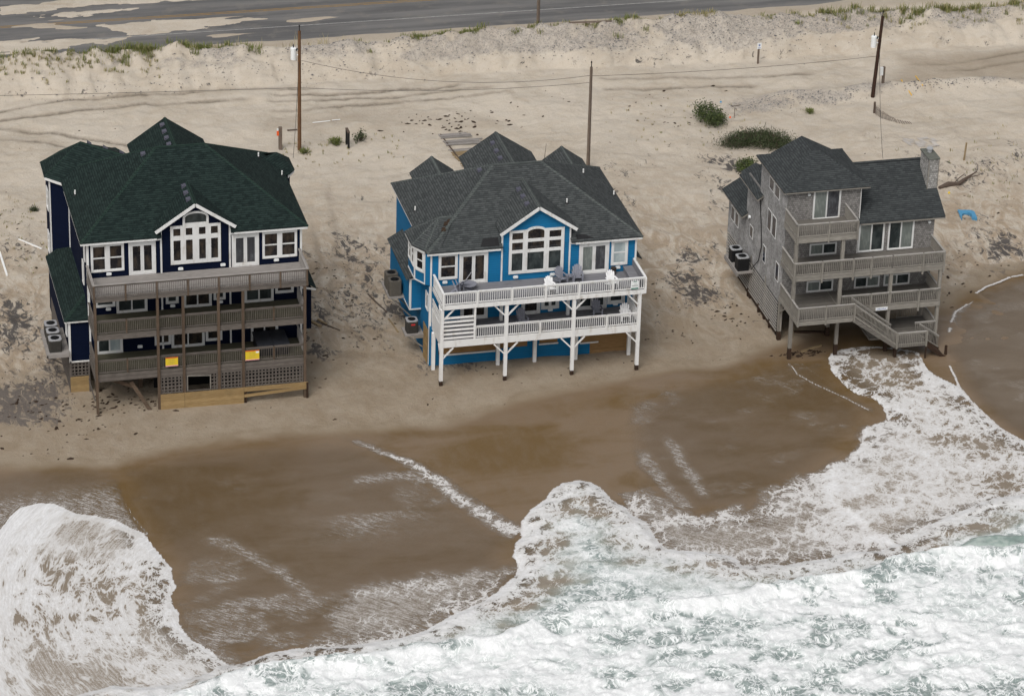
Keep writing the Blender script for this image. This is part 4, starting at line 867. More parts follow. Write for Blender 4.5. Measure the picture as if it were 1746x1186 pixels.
# great gridded window with arched top
O, r, n = FR(3.07); m = MB(); X0, X1, ZA, ZB = 5.83,9.27,9.33,12.2; cols = [(6.03,6.52),(6.88,7.34),(7.78,8.24),(8.6,9.08)]; rows = [(9.6,11.12),(11.45,12.0)]
ax0, ax1, az = 6.83, 8.31, 12.33
xs = [X0]+[c for p in cols for c in p]+[X1]
for i in range(0, len(xs), 2): m.ob(O,r,n, xs[i],xs[i+1], ZA,ZB, 0,.08)
for c0,c1 in cols:
    m.ob(O,r,n,c0,c1,ZA,rows[0][0],0,.08); m.ob(O,r,n,c0,c1,rows[0][1],rows[1][0],0,.08); m.ob(O,r,n,c0,c1,rows[1][1],ZB,0,.08)
na = 14; f_ = lambda t,k: (7.57+(.74+k)*math.cos(t), 12.72+(.34+k)*math.sin(t))
m.ob(O,r,n,6.68,8.46,ZB,12.36,0,.08); m.ob(O,r,n,6.68,6.84,12.36,12.73,0,.08); m.ob(O,r,n,8.30,8.46,12.36,12.73,0,.08)
for i in range(na):
    a, b = math.pi*i/na, math.pi*(i+1)/na; q = [f_(a,0),f_(a,.15),f_(b,.15),f_(b,0)]
    m.hexa([(x,3.07,z) for x,z in q]+[(x,2.99,z) for x,z in q])
wn = m.build('window', MT['white'], nav)
for c0,c1 in cols:
    for z0,z1 in rows: g = MB(); g.ob(O,r,n,c0,c1,z0,z1,0,.02); g.build('pane', MT['glass'], wn)
g = MB(); g.face([(6.84,3.05,12.36),(8.30,3.05,12.36)]+[(f_(math.pi*i/na,0)[0],3.05,f_(math.pi*i/na,0)[1]) for i in range(na+1)]); g.build('pane', MT['glass_teal'], wn)
# lower storeys
for z, lst in ((5.98, [('w',.62,1.98,.55,2.2,['glass_teal']),('s',2.05,4.17,0,2.15,['glass_teal']),('w',5.44,6.32,.4,1.9,['glass_teal']),('s',6.66,8.6,0,2.15,['glass']),('w',8.74,9.56,.4,1.9,['glass_teal']),('s',10.87,12.9,0,2.15,['glass_teal']),('w',13.02,14.3,.52,2.1,['glass'])]),
               (2.98, [('s',.6,2.42,0,2.15,['glass_teal','glass_pale']),('w',4.62,5.76,.3,1.9,['glass']),('s',5.78,8.08,0,2.15,['glass']),('w',8.15,9.3,.3,1.9,['glass']),('s',11.3,13.2,0,2.15,['glass'])])):
    for k_, a0,a1,b0,b1,pn in lst: opening(nav, P3, a0,a1,z+b0,z+b1, 'slider' if k_ == 's' else 'dh', panes=pn, t=.13)
for x, z in ((1.6,9.0),(6.49,8.97),(9.4,9.02),(13.1,9.05),(1.5,6.35),(5.9,6.2),(9.2,6.2),(3.6,3.3)): lamp(nav, x, 3.1 if not (5.2<x<9.9 and z>8.7) else 3.07, z)
trim(nav, ((15.0,3.1,0),Y,X), [])
# decks
def deck(par, x0,x1,y0,y1, zf, fh, floormat, facemat, zb=None, facem2=None, sidewalls=True):
    m = MB(); m.box(x0+.02,x1-.02,y0+.03,y1,zf-.05,zf); d = m.build('deck', MT[floormat], par)
    zb = zf-fh if zb is None else zb
    m = MB(); m.box(x0,x1,y0-.02,y0+.03,zb,zf+.012); m.box(x0-.02,x0+.02,y0-.02,y1,zb,zf+.012); m.box(x1-.02,x1+.02,y0-.02,y1,zb,zf+.012)
    for k in range(int((x1-x0)/.6)): m.box(x0+.3+k*.6,x0+.34+k*.6,y0+.04,y1,zb+.04,zf-.055)
    m.build('deck_beam', MT[facemat], d)
    return d
def postrun(par, d, xs, y, z0, z1, mat, w=.09, name='railing_post'):
    for x in xs: m = MB(); m.box(x-w/2,x+w/2,y-w/2-.03,y+w/2-.02,z0,z1); m.build(name, MT[mat], d)
d3 = deck(nav, .08,14.72,-.12,3.07, 8.76, .25, 'wood_deck', 'wood_navy', 8.48)
d2 = deck(nav, .12,14.6,.02,3.07, 5.96, .3, 'wood_mossy', 'wood_navy', 5.55)
d1 = deck(nav, .12,14.6,.02,3.07, 2.97, .35, 'wood_mossy', 'wood_navy', 2.42)
nx = [.16,2.28,4.4,6.5,8.6,10.7,12.8,14.64]
for a,b in zip(nx[:-1], nx[1:]): railing(d3, (a+.04,-.1,8.76),(b-.04,-.1,8.76),1.0,'wood_navy', cap=.15)
postrun(nav, d3, nx, -.1, 8.5, 9.74, 'wood_post', .11)
for x in (.13,14.68): railing(d3, (x,-.05,8.76),(x,3.05,8.76),1.0,'wood_deck' if x > 5 else 'wood_navy', cap=.15)
m = MB(); m.box(.06,14.74,-.19,-.02,9.745,9.785); m.box(.04,.22,-.02,3.06,9.745,9.785); m.box(14.6,14.78,-.02,3.06,9.745,9.785); m.build('handrail_cap', MT['wood_deck'], d3)
posts = [.2,4.42,6.15,8.56,10.24,14.5]
for dk, zf, hh in ((d2,5.96,1.04),(d1,2.97,1.04)):
    for a,b in zip(posts[:-1], posts[1:]):
        md = [a,(a+b)/2,b] if b-a > 3 else [a,b]
        for u,v in zip(md[:-1], md[1:]): railing(dk, (u+.05,.09,zf),(v-.05,.09,zf),hh,'wood_navy')
        for u in md[1:-1]: postrun(nav, dk, [u], .09, zf-.02, zf+hh-.03, 'wood_post', .10)
    for x in (.17,14.54): railing(dk, (x,.2,zf),(x,3.05,zf),hh,'wood_navy' if x < 5 else 'wood_deck')
gz = lambda x: -.0065*x
for x in posts:
    m = MB(); m.box(x-.09,x+.09,.0-.10,.08-.02,gz(x)-.3,8.48); m.build('deck_post', MT['wood_post' if x not in (.2,) else 'wood_post'], nav)
# under-house pilings, added skirts to keep the underside dark
for x in (.6,3.6,7.5,11.2,14.2):
    for y in (3.3,6.6,10.2): m = MB(); m.box(x-.13,x+.13,y-.13,y+.13,-.4,2.35); m.build('piling', MT['wood_post'], nav)
m = MB(); m.box(.2,14.8,3.2,14.4,2.2,2.31); m.build('floor_frame', MT['wood_navy'], nav)
def lattice(par, pl, a0,a1,b0,b1, mat='wood_navy', st=.245, sl=.10, hole=None):
    O,r,n = pl; m = MB()
    def inh(a,b): return hole and hole[0]<a<hole[1] and hole[2]<b<hole[3]
    na_ = int(round((a1-a0)/st)); nb = int(round((b1-b0)/st)); sa, sb = (a1-a0)/na_, (b1-b0)/nb
    for i in range(na_+1):
        a = min(max(a0+i*sa, a0+sl/2), a1-sl/2)
        segs = [(b0,b1)]
        if hole and hole[0] < a < hole[1]: segs = [(b0,hole[2]),(hole[3],b1)]
        for q0,q1 in segs:
            if q1-q0 > .05: m.ob(O,r,n,a-sl/2,a+sl/2,q0,q1,-.012,.0)
    for j in range(nb+1):
        b = min(max(b0+j*sb, b0+sl/2), b1-sl/2); segs = [(a0,a1)]
        if hole and hole[2] < b < hole[3]: segs = [(a0,hole[0]),(hole[1],a1)]
        for q0,q1 in segs:
            if q1-q0 > .05: m.ob(O,r,n,q0,q1,b-sl/2,b+sl/2,.001,.013)
    return m.build('lattice_panel', MT[mat], par)
PL0 = FR(.0)
lattice(nav, PL0, 4.52,6.05,1.12,2.42); lattice(nav, PL0, 6.25,8.46,1.12,2.42, hole=(6.38,7.95,1.2,2.3)); lattice(nav, PL0, 8.66,10.14,1.1,2.42); lattice(nav, PL0, 10.34,14.4,1.1,2.42)
m = MB(); m.bar((6.35,-.02,2.33),(8.0,-.02,2.22),.03,.06); m.bar((6.38,-.02,2.3),(6.38,-.02,1.2),.05,.05); m.bar((7.95,-.02,2.24),(7.95,-.02,1.2),.05,.05); m.build('lattice_frame', MT['wood_gray'], nav)
m = MB(); m.box(4.5,6.14,-.145,-.105,-.35,1.12); m.build('skirt_board', MT['wood_new'], nav)
m = MB()
for k,(z0,z1) in enumerate(((-.3,.3),(.31,.72),(.73,1.12))): m.box(6.16,10.24,-.145,-.105,z0,z1)
m.build('skirt_board', MT['wood_new'], nav)
m = MB(); m.hexa([(10.26,-.14,.78),(14.7,-.14,.78),(14.7,-.10,.78),(10.26,-.10,.78),(10.26,-.14,1.12),(14.7,-.14,1.12),(14.7,-.10,1.12),(10.26,-.10,1.12)])
m.bar((10.26,-.16,.48),(14.7,-.16,.72),.03,.22); m.build('skirt_board', MT['wood_new'], nav)
m = MB(); m.box(10.28,10.44,-.1,.02,-.3,.8); m.box(14.58,14.72,-.18,-.04,-.4,1.1); m.build('skirt_post', MT['wetpile'], nav)
m = MB(); m.box(4.5,14.8,3.1,3.18,-.4,2.4); m.build('shade_skirt', MT['dark'], nav); lattice(nav, ((14.62,0,0),Y,X), .1,3.0,1.1,2.42)  # black wall added as under-deck shade; unseen side lattice keeps light out
m = MB(); m.bar((2.56,.4,2.05),(3.81,.0,-.12),.26,.06,(0,1,0)); m.build('fallen_plank', MT['wood_post'], nav)
m = MB(); m.bar((.38,.9,2.5),(2.9,.6,1.5),.05,.26,(0,0,1)); m.build('fallen_plank', MT['wood_post'], nav)
# side lower front lattice of the bump-out, and its boards
lattice(nav, FR(3.44), -1.15,.12,1.25,2.3); m = MB(); m.box(-1.2,.15,3.40,3.44,-.3,1.2); m.build('skirt_board', MT['wood_new'], nav)
m = MB(); m.box(-1.22,-1.18,3.45,13.8,-.3,2.3); m.box(14.82,14.86,3.2,14.2,-.4,2.3); m.box(.2,14.8,13.9,13.95,-.4,2.3); m.build('shade_skirt', MT['wood_navy'], nav)  # side and rear skirts, added to keep light from under the house
m = MB(); m.box(-1.2,-1.1,3.42,3.50,-.3,2.3); m.box(.07,.15,3.3,3.4,-.3,2.3); m.bar((.05,.1,1.0),(.05,3.2,1.0),.05,.2); m.build('skirt_post', MT['wood_navy'], nav)
m = MB(); m.box(-2.75,-1.22,2.95,6.9,3.22,3.30); m.box(-2.78,-1.22,2.92,3.0,3.02,3.22); m.box(-2.78,-2.70,2.92,6.9,3.02,3.22); m.build('ac_platform', MT['wood_deck'], nav)
m = MB(); m.bar((-2.6,3.1,3.0),(-1.2,3.6,1.9),.07,.09); m.bar((-2.6,6.6,3.0),(-1.2,6.6,1.9),.07,.09); m.build('platform_brace', MT['wood_navy'], nav)
roofvents(nav, [(7.52,17.58,13.26),(7.49,16.43,13.25),(7.48,15.33,13.24),(7.47,14.21,13.23)], .69)
roofvents(nav, [(7.22,5.92,13.76),(7.2,4.81,13.75),(7.2,3.74,13.75)], .68); roofvents(nav, [(4.91,8.89,15.03)], .65)
roofvents(nav, [(2.0,15.05,13.36),(3.0,14.05,13.36),(4.0,13.05,13.36)], -.2)
ventpipes(nav, [(.25,9.64,12.02),(13.44,11.89,12.82),(14.87,10.58,11.89)])
# things on the navy house
def board_sign(name, x0,x1,z0,z1, y, label, base, build_marks, cat='sign', group=None):
    t = thing(name, ((x0+x1)/2, y, z0), label, cat, group)
    m = MB(); m.box(x0,x1,y-.02,y,z0,z1); m.build('board', MT[base], t); build_marks(t); return t
def ymarks(x0,x1,z0,z1,y, corner_logo=False):
    def f(t):
        w, h = x1-x0, z1-z0; y_ = y-.024
        m = MB(); m.box(x0,x1,y_,y_+.003,z1-.07,z1); m.build('print', MT['red'], t)
        m = MB(); m.box(x0,x1,y_,y_+.003,z0,z0+.07); m.build('print', MT['pink'], t)
        m = MB(); rr = random.Random(3)
        for row,(cz,nn) in enumerate(((.74,5),(.52,9),(.32,8))):
            ww = w*.5; 
            for i in range(nn):
                a = x0+w*.24+ww*i/nn; m.box(a, a+ww/nn*.6, y_, y_+.003, z0+h*cz-.035, z0+h*cz+.03*rr.random())
        m.build('print', MT['ink'], t)
        if corner_logo: m = MB(); m.box(x1-w*.25,x1-.03,y_,y_+.003,z1-.22,z1-.09); m.build('print', MT['signw'], t)
    return f
board_sign('rental_sign', 4.88,5.73,3.25,3.93,-.13,'smaller yellow sign with pink border on the navy house bottom deck rail','yellow', ymarks(4.88,5.73,3.25,3.93,-.13))
board_sign('rental_sign', 10.36,11.32,3.18,3.93,-.13,'larger yellow sign with white corner mark on the navy house bottom deck rail','yellow', ymarks(10.36,11.32,3.18,3.93,-.13,True))
t = thing('hot_tub', (12.45,1.65,2.97), 'covered black hot tub in the right corner of the navy house bottom deck', 'hot tub')
m = MB(); m.box(11.4,13.5,.65,2.75,2.975,3.72); m.build('cabinet', MT['black'], t)
m = MB(); m.box(11.33,12.44,.58,2.82,3.73,3.84); m.box(12.46,13.57,.58,2.82,3.73,3.84); m.build('cover', MT['tub'], t)
for i,(yy,lb) in enumerate(((5.95,'farthest inland of three air conditioners beside the navy house'),(4.85,'middle one of three air conditioners on the platform beside the navy house'),(3.65,'air conditioner nearest the sea of the three beside the navy house'))):
    aircon('air_conditioner', -2.15, yy, 3.30, lb, .86, .92, group='air conditioners beside the navy house')
# ================================================================ blue house
bl = thing('beach_house', (31.2,3,0), 'bright blue beach house with gray shingle roof and two white-railed decks on white posts', 'house', 'beach houses at the surf edge')
BY = 3.0
m = MB(); m.box(23.9,38.72,BY,14.3,3.0,8.74); m.box(23.93,35.6,BY+.0,14.2,-.8,3.0); m.build('wall', MT['blue'], bl)
hip_main(bl, 23.55,39.08,2.65,14.66,8.8,.603,'cap_gray','roof_gray',(28.98,33.87,4.3))
fascia(bl, [(23.6,2.69,8.8),(28.85,2.69,8.8)]); fascia(bl, [(34.2,2.69,8.8),(39.05,2.69,8.8)]); fascia(bl, [(23.59,6.6,8.8),(23.59,14.6,8.8)]); fascia(bl, [(39.05,2.7,8.8),(39.05,14.6,8.8)])
for q0,q1 in ((23.7,28.95),(33.9,38.95)): m = MB(); m.box(q0,q1,2.75,3.0,8.58,8.63); m.build('soffit', MT['white'], bl)
gable_front(bl, 28.78,34.22, 9.87,11.73, 2.6,7.5,4.42,'roof_gray','cap_gray','blue', 29.0,33.85, 8.6, BY-.03, 1.4)
cross_gable(bl, 32.1,2.75,18.2,11.6,8.8,10.62,'roof_gray','cap_gray','blue',-.2,14.2)
cross_gable(bl, 26.85,1.62,16.15,12.6,8.8,9.98,'roof_gray','cap_gray','blue',-.2,14.2)
cross_gable(bl, 36.6,1.62,16.3,12.6,8.8,9.95,'roof_gray','cap_gray','blue',-.2,14.2)
# corner bay on the left
pk = (25.03,5.35,10.24); rin = (26.2,5.35,10.24); A_,B_,C_,D_ = (22.8,6.5,8.8),(22.82,4.23,8.8),(23.5,3.1,8.8),(24.2,7.9,8.8)
solid_roof(bl, [[A_,pk,rin,D_],[A_,B_,pk],[B_,C_,(24.6,3.75,9.5),pk],[C_,(24.6,2.9,9.0),(25.6,4.4,9.95),rin,pk]], 'roof_gray','bay_roof')
ridgecap(bl, [(A_,pk),(B_,pk),(pk,rin),(C_,pk)], 'cap_gray')
m = MB(); m.column([(23.95,3.05),(23.95,6.9),(23.08,6.35),(23.08,4.3),(23.62,3.32)][::-1], 6.1, 8.75); m.build('bay_wall', MT['blue'], bl)
fascia(bl, [(22.84,6.5,8.8),(22.86,4.24,8.8),(23.52,3.14,8.8)], h=.18)
d_ = Vector((.54,-.98,0)).normalized(); nD = Vector((-.98,-.54,0)).normalized()
DG = ((23.08,4.3,0), tuple(d_), tuple(nD))
opening(bl, DG, .06,1.06,6.95,8.62,'dh', t=.17); trim(bl, DG, [(.0,1.12,6.1,6.2),(0,.08,6.2,8.6),(1.04,1.12,6.2,8.6)])
opening(bl, LF(23.08), -6.2,-5.35,7.0,8.6,'dh', t=.12); opening(bl, LF(23.08), -5.3,-4.4,7.0,8.6,'dh', t=.12); trim(bl, LF(23.08), [(-6.35,-4.3,6.1,6.2),(-4.4,-4.3,6.2,8.6)])
# left low bump-out with shed roof
m = MB(); m.box(23.08,23.9,5.75,12.4,2.98,5.45); m.build('wing_wall', MT['blue'], bl)
solid_roof(bl, [[(22.78,5.5,5.5),(22.78,12.1,5.62),(23.92,12.1,6.3),(23.92,5.5,6.2)]], 'roof_gray','wing_roof')
trim(bl, FR(5.75), [(23.08,23.9,2.98,3.08),(23.08,23.19,3.08,5.45),(23.19,23.9,5.35,5.45)]); trim(bl, LF(23.08), [(-12.4,-5.75,2.98,3.06),(-5.85,-5.75,3.06,5.4)])
m = MB(); m.box(38.72,39.6,5.9,12.4,2.98,5.45); m.build('wing_wall', MT['blue'], bl)
solid_roof(bl, [[(39.95,5.6,5.6),(39.95,12.6,5.6),(38.7,12.6,6.35),(38.7,5.6,6.35)]], 'roof_gray','wing_roof')
trim(bl, FR(BY), [(23.9,24.02,3.0,8.6),(38.6,38.72,3.3,8.6),(28.93,29.05,3.3,9.8),(33.8,33.92,3.3,9.8),(24.02,28.93,8.5,8.6),(33.92,38.6,8.5,8.6)])
m = MB(); m.box(38.72,38.75,3.0,3.12,3.3,8.6); m.build('corner_trim', MT['white'], bl); trim(bl, LF(23.9), [(-3.12,-3.0,.0,6.0)])
PB = FR(BY)
opening(bl, PB, 24.48,25.84,6.55,8.5,'dh', t=.14); opening(bl, PB, 25.95,28.0,6.08,8.46,'slider', t=.16, sash=.12)
opening(bl, PB, 34.55,36.72,6.08,8.46,'slider', t=.16, panes=['glass_curtain','glass_blind'], sash=.12); opening(bl, PB, 36.88,38.08,6.58,8.5,'dh', t=.15, panes=['glass_pale'])
O,r,n = FR(BY-.03); m = MB(); X0,X1,ZA,ZB = 29.48,33.42,6.56,9.88
cols = [(29.68,30.46),(30.8,31.98),(32.34,33.2)]; rows = [(6.78,8.14),(8.38,8.95),(9.18,9.7)]
xs = [X0]+[c for p in cols for c in p]+[X1]
for i in range(0, len(xs), 2): m.ob(O,r,n,xs[i],xs[i+1],ZA,ZB,0,.08)
for c0,c1 in cols:
    z = ZA
    for z0,z1 in rows: m.ob(O,r,n,c0,c1,z,z0,0,.08); z = z1
    if c0 != cols[1][0]: m.ob(O,r,n,c0,c1,z,ZB,0,.08)
xc_ = (cols[1][0]+cols[1][1])/2; arc = lambda t,k,h: (xc_+(.59+k)*math.cos(t), 9.68+(h+k)*math.sin(t))
for i in range(12):
    a, b = math.pi*i/12, math.pi*(i+1)/12; q = [arc(a,0,.24),arc(a,.17,.24),arc(b,.17,.24),arc(b,0,.24)]
    m.hexa([(x,BY-.03,z) for x,z in q]+[(x,BY-.115,z) for x,z in q])
wn = m.build('window', MT['white'], bl)
for ci,(c0,c1) in enumerate(cols):
    for ri,(z0,z1) in enumerate(rows):
        g = MB(); g.ob(O,r,n,c0,c1,z0,z1,0,.02); g.build('pane', MT['glass' if ri else 'glass_teal'], wn)
g = MB(); g.face([(c,BY-.052,z) for c,z in [arc(math.pi*i/12,0,.24) for i in range(13)]]); g.build('pane', MT['glass'], wn)
for a0,a1,b0,b1,kd,pn in ((26.1,28.06,3.3,5.42,'slider',['glass']),(30.5,31.86,3.3,5.42,'one',['glass']),(31.93,33.22,3.58,5.3,'halves',['glass_teal']),(34.53,36.7,3.3,5.42,'slider',['glass_teal']),(36.74,38.02,3.55,5.3,'dh',['glass_teal'])):
    opening(bl, PB, a0,a1,b0,b1,kd, panes=pn, t=.15, sash=.10)
opening(bl, LF(23.9), -4.1,-3.3,4.0,5.3,'one')
for x,z in ((24.95,6.33),(30.0,6.3),(32.65,6.28),(37.4,6.38),(32.6,3.5),(37.35,3.52)): lamp(bl, x, BY if not (29<x<33.9 and z>6) else BY-.03, z)
# ground level
m = MB(); m.box(24.6,28.75,2.96,2.99,.72,2.9); m.build('boarded_window', MT['plywood'], bl); trim(bl, FR(2.96), [(24.9,28.75,.60,.70)], name='sill', d=.06)
m = MB(); m.box(28.95,31.0,2.96,2.99,.80,2.9); m.build('boarded_window', MT['plywood'], bl)
m = MB(); m.box(31.9,33.2,2.96,2.99,.92,2.9); m.build('boarded_window', MT['plywood'], bl); trim(bl, FR(2.96), [(31.85,33.25,.80,.90)], name='sill', d=.06)
trim(bl, FR(2.96), [(34.85,36.2,.60,.70)], name='sill', d=.06)
m = MB(); m.box(35.6,38.6,3.02,3.1,-.8,3.0); m.box(34.9,35.6,2.95,2.99,.70,3.0); m.box(38.5,38.58,3.1,13.5,-.8,3.0); m.build('garage_boards', MT['plywood'], bl)
m = MB(); m.box(23.86,23.895,3.35,4.75,-.4,2.55); m.build('boarded_door', MT['wood_new'], bl)
# decks
b3 = deck(bl, 24.1,38.6,-.14,BY-.02, 6.05,.3,'composite','white_post',5.74)
b2 = deck(bl, 24.1,38.25,-.04,BY-.02, 3.3,.45,'composite','white_post',2.78)
m = MB(); m.box(24.12,38.58,-.10,-.09+.0,6.06,6.07); 
bx = [24.15,26.3,28.5,30.7,32.9,35.05,37.2-.0,38.56]; bx = [24.15,26.55,29.0,31.4,33.8,36.2,38.56]
for a,b in zip(bx[:-1], bx[1:]): railing(b3, (a+.06,-.12,6.07),(b-.06,-.12,6.07),.95,'white_post', step=.148, bw=.055, cap=.16)
postrun(bl, b3, bx, -.12, 5.80, 7.0, 'white_post', .14)
for x in (24.15,38.55): railing(b3, (x,-.05,6.07),(x,2.95,6.07),.95,'white_post', step=.148, bw=.055, cap=.16)
fx = [24.1,28.68,33.5,38.22]; gx = [24.1,26.42,28.68,31.1,33.5,35.9,38.22]
for a,b in zip(gx[1:-1], gx[2:]): railing(b2, (a+.07,-.02,3.31),(b-.07,-.02,3.31),.95,'white_post', step=.145, bw=.055, cap=.12)
postrun(bl, b2, [31.1,35.9], -.02, 3.2, 4.24, 'white_post', .13)
m = MB(); m.box(26.36,26.5,-.08,.04,3.1,5.74); m.build('deck_post', MT['white_post'], b2)
railing(b2, (38.2,.1,3.31),(38.2,2.95,3.31),.95,'white_post', step=.145, bw=.055)
m = MB()
for k in range(6): m.box(24.2,26.36,-.06,-.02,3.42+k*.31,3.42+k*.31+.16)
for k in range(6): m.box(24.07,24.11,.1,2.9,3.42+k*.31,3.42+k*.31+.22)
m.build('slat_screen', MT['white_post'], b2)
m = MB(); m.box(24.05,24.1,.05,2.95,3.35,4.4); m.build('side_panel', MT['white_post'], b2)
bzg = lambda x: -.0065*x
for x in fx:
    p_ = MB(); p_.box(x-.12,x+.12,-.11,.11,bzg(x)+.38,5.74); po = p_.build('deck_post', MT['white_post'], bl)
    q_ = MB(); q_.box(x-.115,x+.115,-.105,.105,bzg(x)-.4,bzg(x)+.38); q_.build('post_foot', MT['wetpile'], po)
    for zt_ in (5.74, 2.78):
        for sg in (-1,1):
            if (x == fx[0] and sg < 0) or (x == fx[-1] and sg > 0): continue
            b_ = MB(); b_.bar((x+sg*.1,.0,zt_-.85),(x+sg*.85,.0,zt_-.05),.10,.09); b_.build('brace', MT['white_post'], po)
    if x in (fx[0], fx[-1]):
        for zt_ in (5.74, 2.78): b_ = MB(); b_.bar((x,.1,zt_-.85),(x,.85,zt_-.05),.10,.09); b_.build('brace', MT['white_post'], po)
for x in (24.07,28.73,31.4,34.4,38.28):
    m = MB(); m.box(x-.12,x+.12,2.25,2.49,bzg(x)-.3,2.8); m.build('deck_post', MT['white_post'], bl)
for x in (28.9,33.72): m = MB(); m.box(x-.11,x+.11,2.3,2.5,3.3,5.74); m.build('deck_post', MT['white_post'], bl)
m = MB(); m.box(37.75,38.45,.5,2.9,6.42,6.48); m.box(37.8,37.9,.55,2.85,6.06,6.42); m.box(38.43,38.47,.2,2.9,6.1,6.95); m.build('bench', MT['composite'], bl)
roofvents(bl, [(31.56,16.87,10.28),(31.53,15.53,10.25),(31.5,14.25,10.24)], .66); roofvents(bl, [(30.94,6.44,11.33),(30.95,5.25,11.33),(30.94,4.02,11.32)], .69); roofvents(bl, [(28.69,8.93,11.88)], .6)
ventpipes(bl, [(24.09,8.94,9.12),(34.2,5.43,10.48),(36.8,10.77,10.18),(38.67,9.14,9.05)])
m = MB(); m.cyl((33.3,8.65,12.4),(33.42,8.65,13.7),.018,.012,6); m.build('antenna', MT['black'], bl)
# torn shingles: missing cap pieces
for a,b,c_ in ((25.35,4.75,9.98),(25.6,4.95,10.06),(25.1,4.3,9.78)): m = MB(); m.hexa([(a-.2,b-.14,c_-.12),(a+.1,b-.2,c_-.1),(a+.25,b+.15,c_-.02),(a-.05,b+.2,c_-.02),(a-.2,b-.14,c_-.04),(a+.1,b-.2,c_-.02),(a+.22,b+.15,c_+.08),(a-.05,b+.2,c_+.06)]); m.build('torn_shingle', MT['weed'], bl)
m = MB(); m.hexa([(27.4,2.8,8.90),(28.75,2.8,8.90),(28.75,3.35,9.24),(27.7,3.35,9.24),(27.4,2.8,8.93),(28.75,2.8,8.93),(28.75,3.35,9.27),(27.7,3.35,9.27)]); m.build('torn_shingles', MT['black'], bl); m = MB()
m.hexa([(34.3,2.8,8.90),(35.5,2.8,8.90),(34.9,3.1,9.08),(34.3,3.1,9.08),(34.3,2.8,8.93),(35.5,2.8,8.93),(34.9,3.1,9.11),(34.3,3.1,9.11)])
m.build('torn_shingles', MT['black'], bl)
m = MB(); m.box(22.55,23.88,4.6,5.95,1.48,1.6); m.build('ac_platform', MT['wood_deck'], bl)
m = MB(); m.bar((22.7,4.8,1.45),(23.85,4.8,.5),.08,.08); m.box(23.2,23.88,4.58,4.64,1.3,1.48); m.build('platform_brace', MT['wood_gray'], bl)
m = MB(); m.box(21.95,23.08,7.5,10.2,3.08,3.2); m.build('ac_platform', MT['wood_deck'], bl)
m = MB(); m.bar((22.2,7.7,3.0),(23.9,7.7,1.2),.08,.08); m.bar((22.2,9.8,3.0),(23.9,9.8,1.2),.08,.08); m.build('platform_brace', MT['wood_gray'], bl)
aircon('air_conditioner', 23.12, 5.2, 1.6, 'single air conditioner with a red badge on a low platform beside the blue house', .8, .95)
x_ = [o for o in D.objects if o.name.startswith('air_conditioner') and o.type == 'EMPTY'][-1]
m = MB(); m.box(23.0,23.3,4.785,4.79,2.22,2.34); m.build('badge', MT['red'], x_)
aircon('air_conditioner', 22.48, 8.05, 3.2, 'nearer of two tan-gray air conditioners on the high platform beside the blue house', .86, 1.15, 'actan', 'actan')
aircon('air_conditioner', 22.48, 9.2, 3.2, 'farther of two tan-gray air conditioners on the high platform beside the blue house', .86, 1.15, 'actan', 'actan')
def gmarks(t):
    m = MB(); m.box(37.5,38.02,-.235,-.232,6.20,6.29); m.box(37.66,37.9,-.235,-.232,6.74,6.79); m.build('print', MT['signg'], t)
    m = MB(); rr = random.Random(5)
    for i in range(6): m.box(37.55+i*.075,37.6+i*.075,-.235,-.232,6.42,6.45+.05*rr.random())
    m.box(37.7,37.92,-.235,-.232,6.56,6.585); m.build('print', MT['potgray'], t)
board_sign('house_name_sign', 37.47,38.06,6.18,6.82,-.21,'small white name board with green lettering band hung on blue house upper railing at right','signw', gmarks)
# chairs
cw = adirondack('adirondack_chair', 'chairw', '', 'white slatted chairs on the blue house'); cw2 = copytree(cw); cw3 = copytree(cw)
place(cw, (31.95,.62,6.06), .25, 'white slatted chair behind the middle of the blue house upper railing')
place(cw2, (36.4,.75,6.06), .2, 'white slatted chair on the blue house upper deck nearest its right end')
place(cw3, (37.5,.9,3.31), -.1, 'white slatted chair at right end of the blue house lower deck')
cg = adirondack('adirondack_chair', 'chairg', '', 'gray slatted chairs on the blue house'); cgs = [cg]+[copytree(cg) for _ in range(4)]
for o,(p,rz,lb) in zip(cgs, (((33.05,2.0,6.06),.3,'gray slatted chair left of the little table on the blue house upper deck'),((34.25,2.05,6.06),-.1,'gray slatted chair right of the little table on the blue house upper deck'),
    ((35.7,1.9,3.31),0,'gray slatted chair behind the lower railing near the right end of the blue house'),((30.2,1.5,3.31),.1,'gray slatted chair in the middle of the blue house lower deck'),((25.35,1.7,6.5),.9,'gray chair knocked over in the left corner of the blue house upper deck'))):
    place(o, p, rz, lb)
cgs[4].rotation_euler = (1.3,.3,.9); cgs[4].location = (25.4,2.0,6.35)
t = thing('side_table', (33.65,2.1,6.06), 'small gray slatted table between the two gray chairs on the blue house upper deck', 'table')
m = MB()
for i in range(5): m.box(33.4+i*.105,33.49+i*.105,1.85,2.35,6.48,6.51)
m.build('table_top', MT['chairg'], t)
for dx,dy in ((.05,.05),(.45,.05),(.05,.45),(.45,.45)): m = MB(); m.box(33.38+dx,33.43+dx,1.83+dy,1.88+dy,6.06,6.48); m.build('leg', MT['chairg'], t)
t = thing('round_table', (26.5,2.3,6.06), 'round gray patio table in front of the left sliding door of the blue house', 'table')
m = MB(); m.cyl((26.5,2.15,6.44),(26.5,2.15,6.49),.52,.52,24); m.build('table_top', MT['chairg'], t)
m = MB(); m.cyl((26.5,2.15,6.06),(26.5,2.15,6.44),.05,.05,8); m.cyl((26.5,2.15,6.06),(26.5,2.15,6.09),.28,.28,14); m.build('pedestal', MT['chairg'], t)
t = thing('folded_parasol', (25.6,2.5,6.1), 'folded gray parasol lying in the left corner of the blue house upper deck', 'parasol')
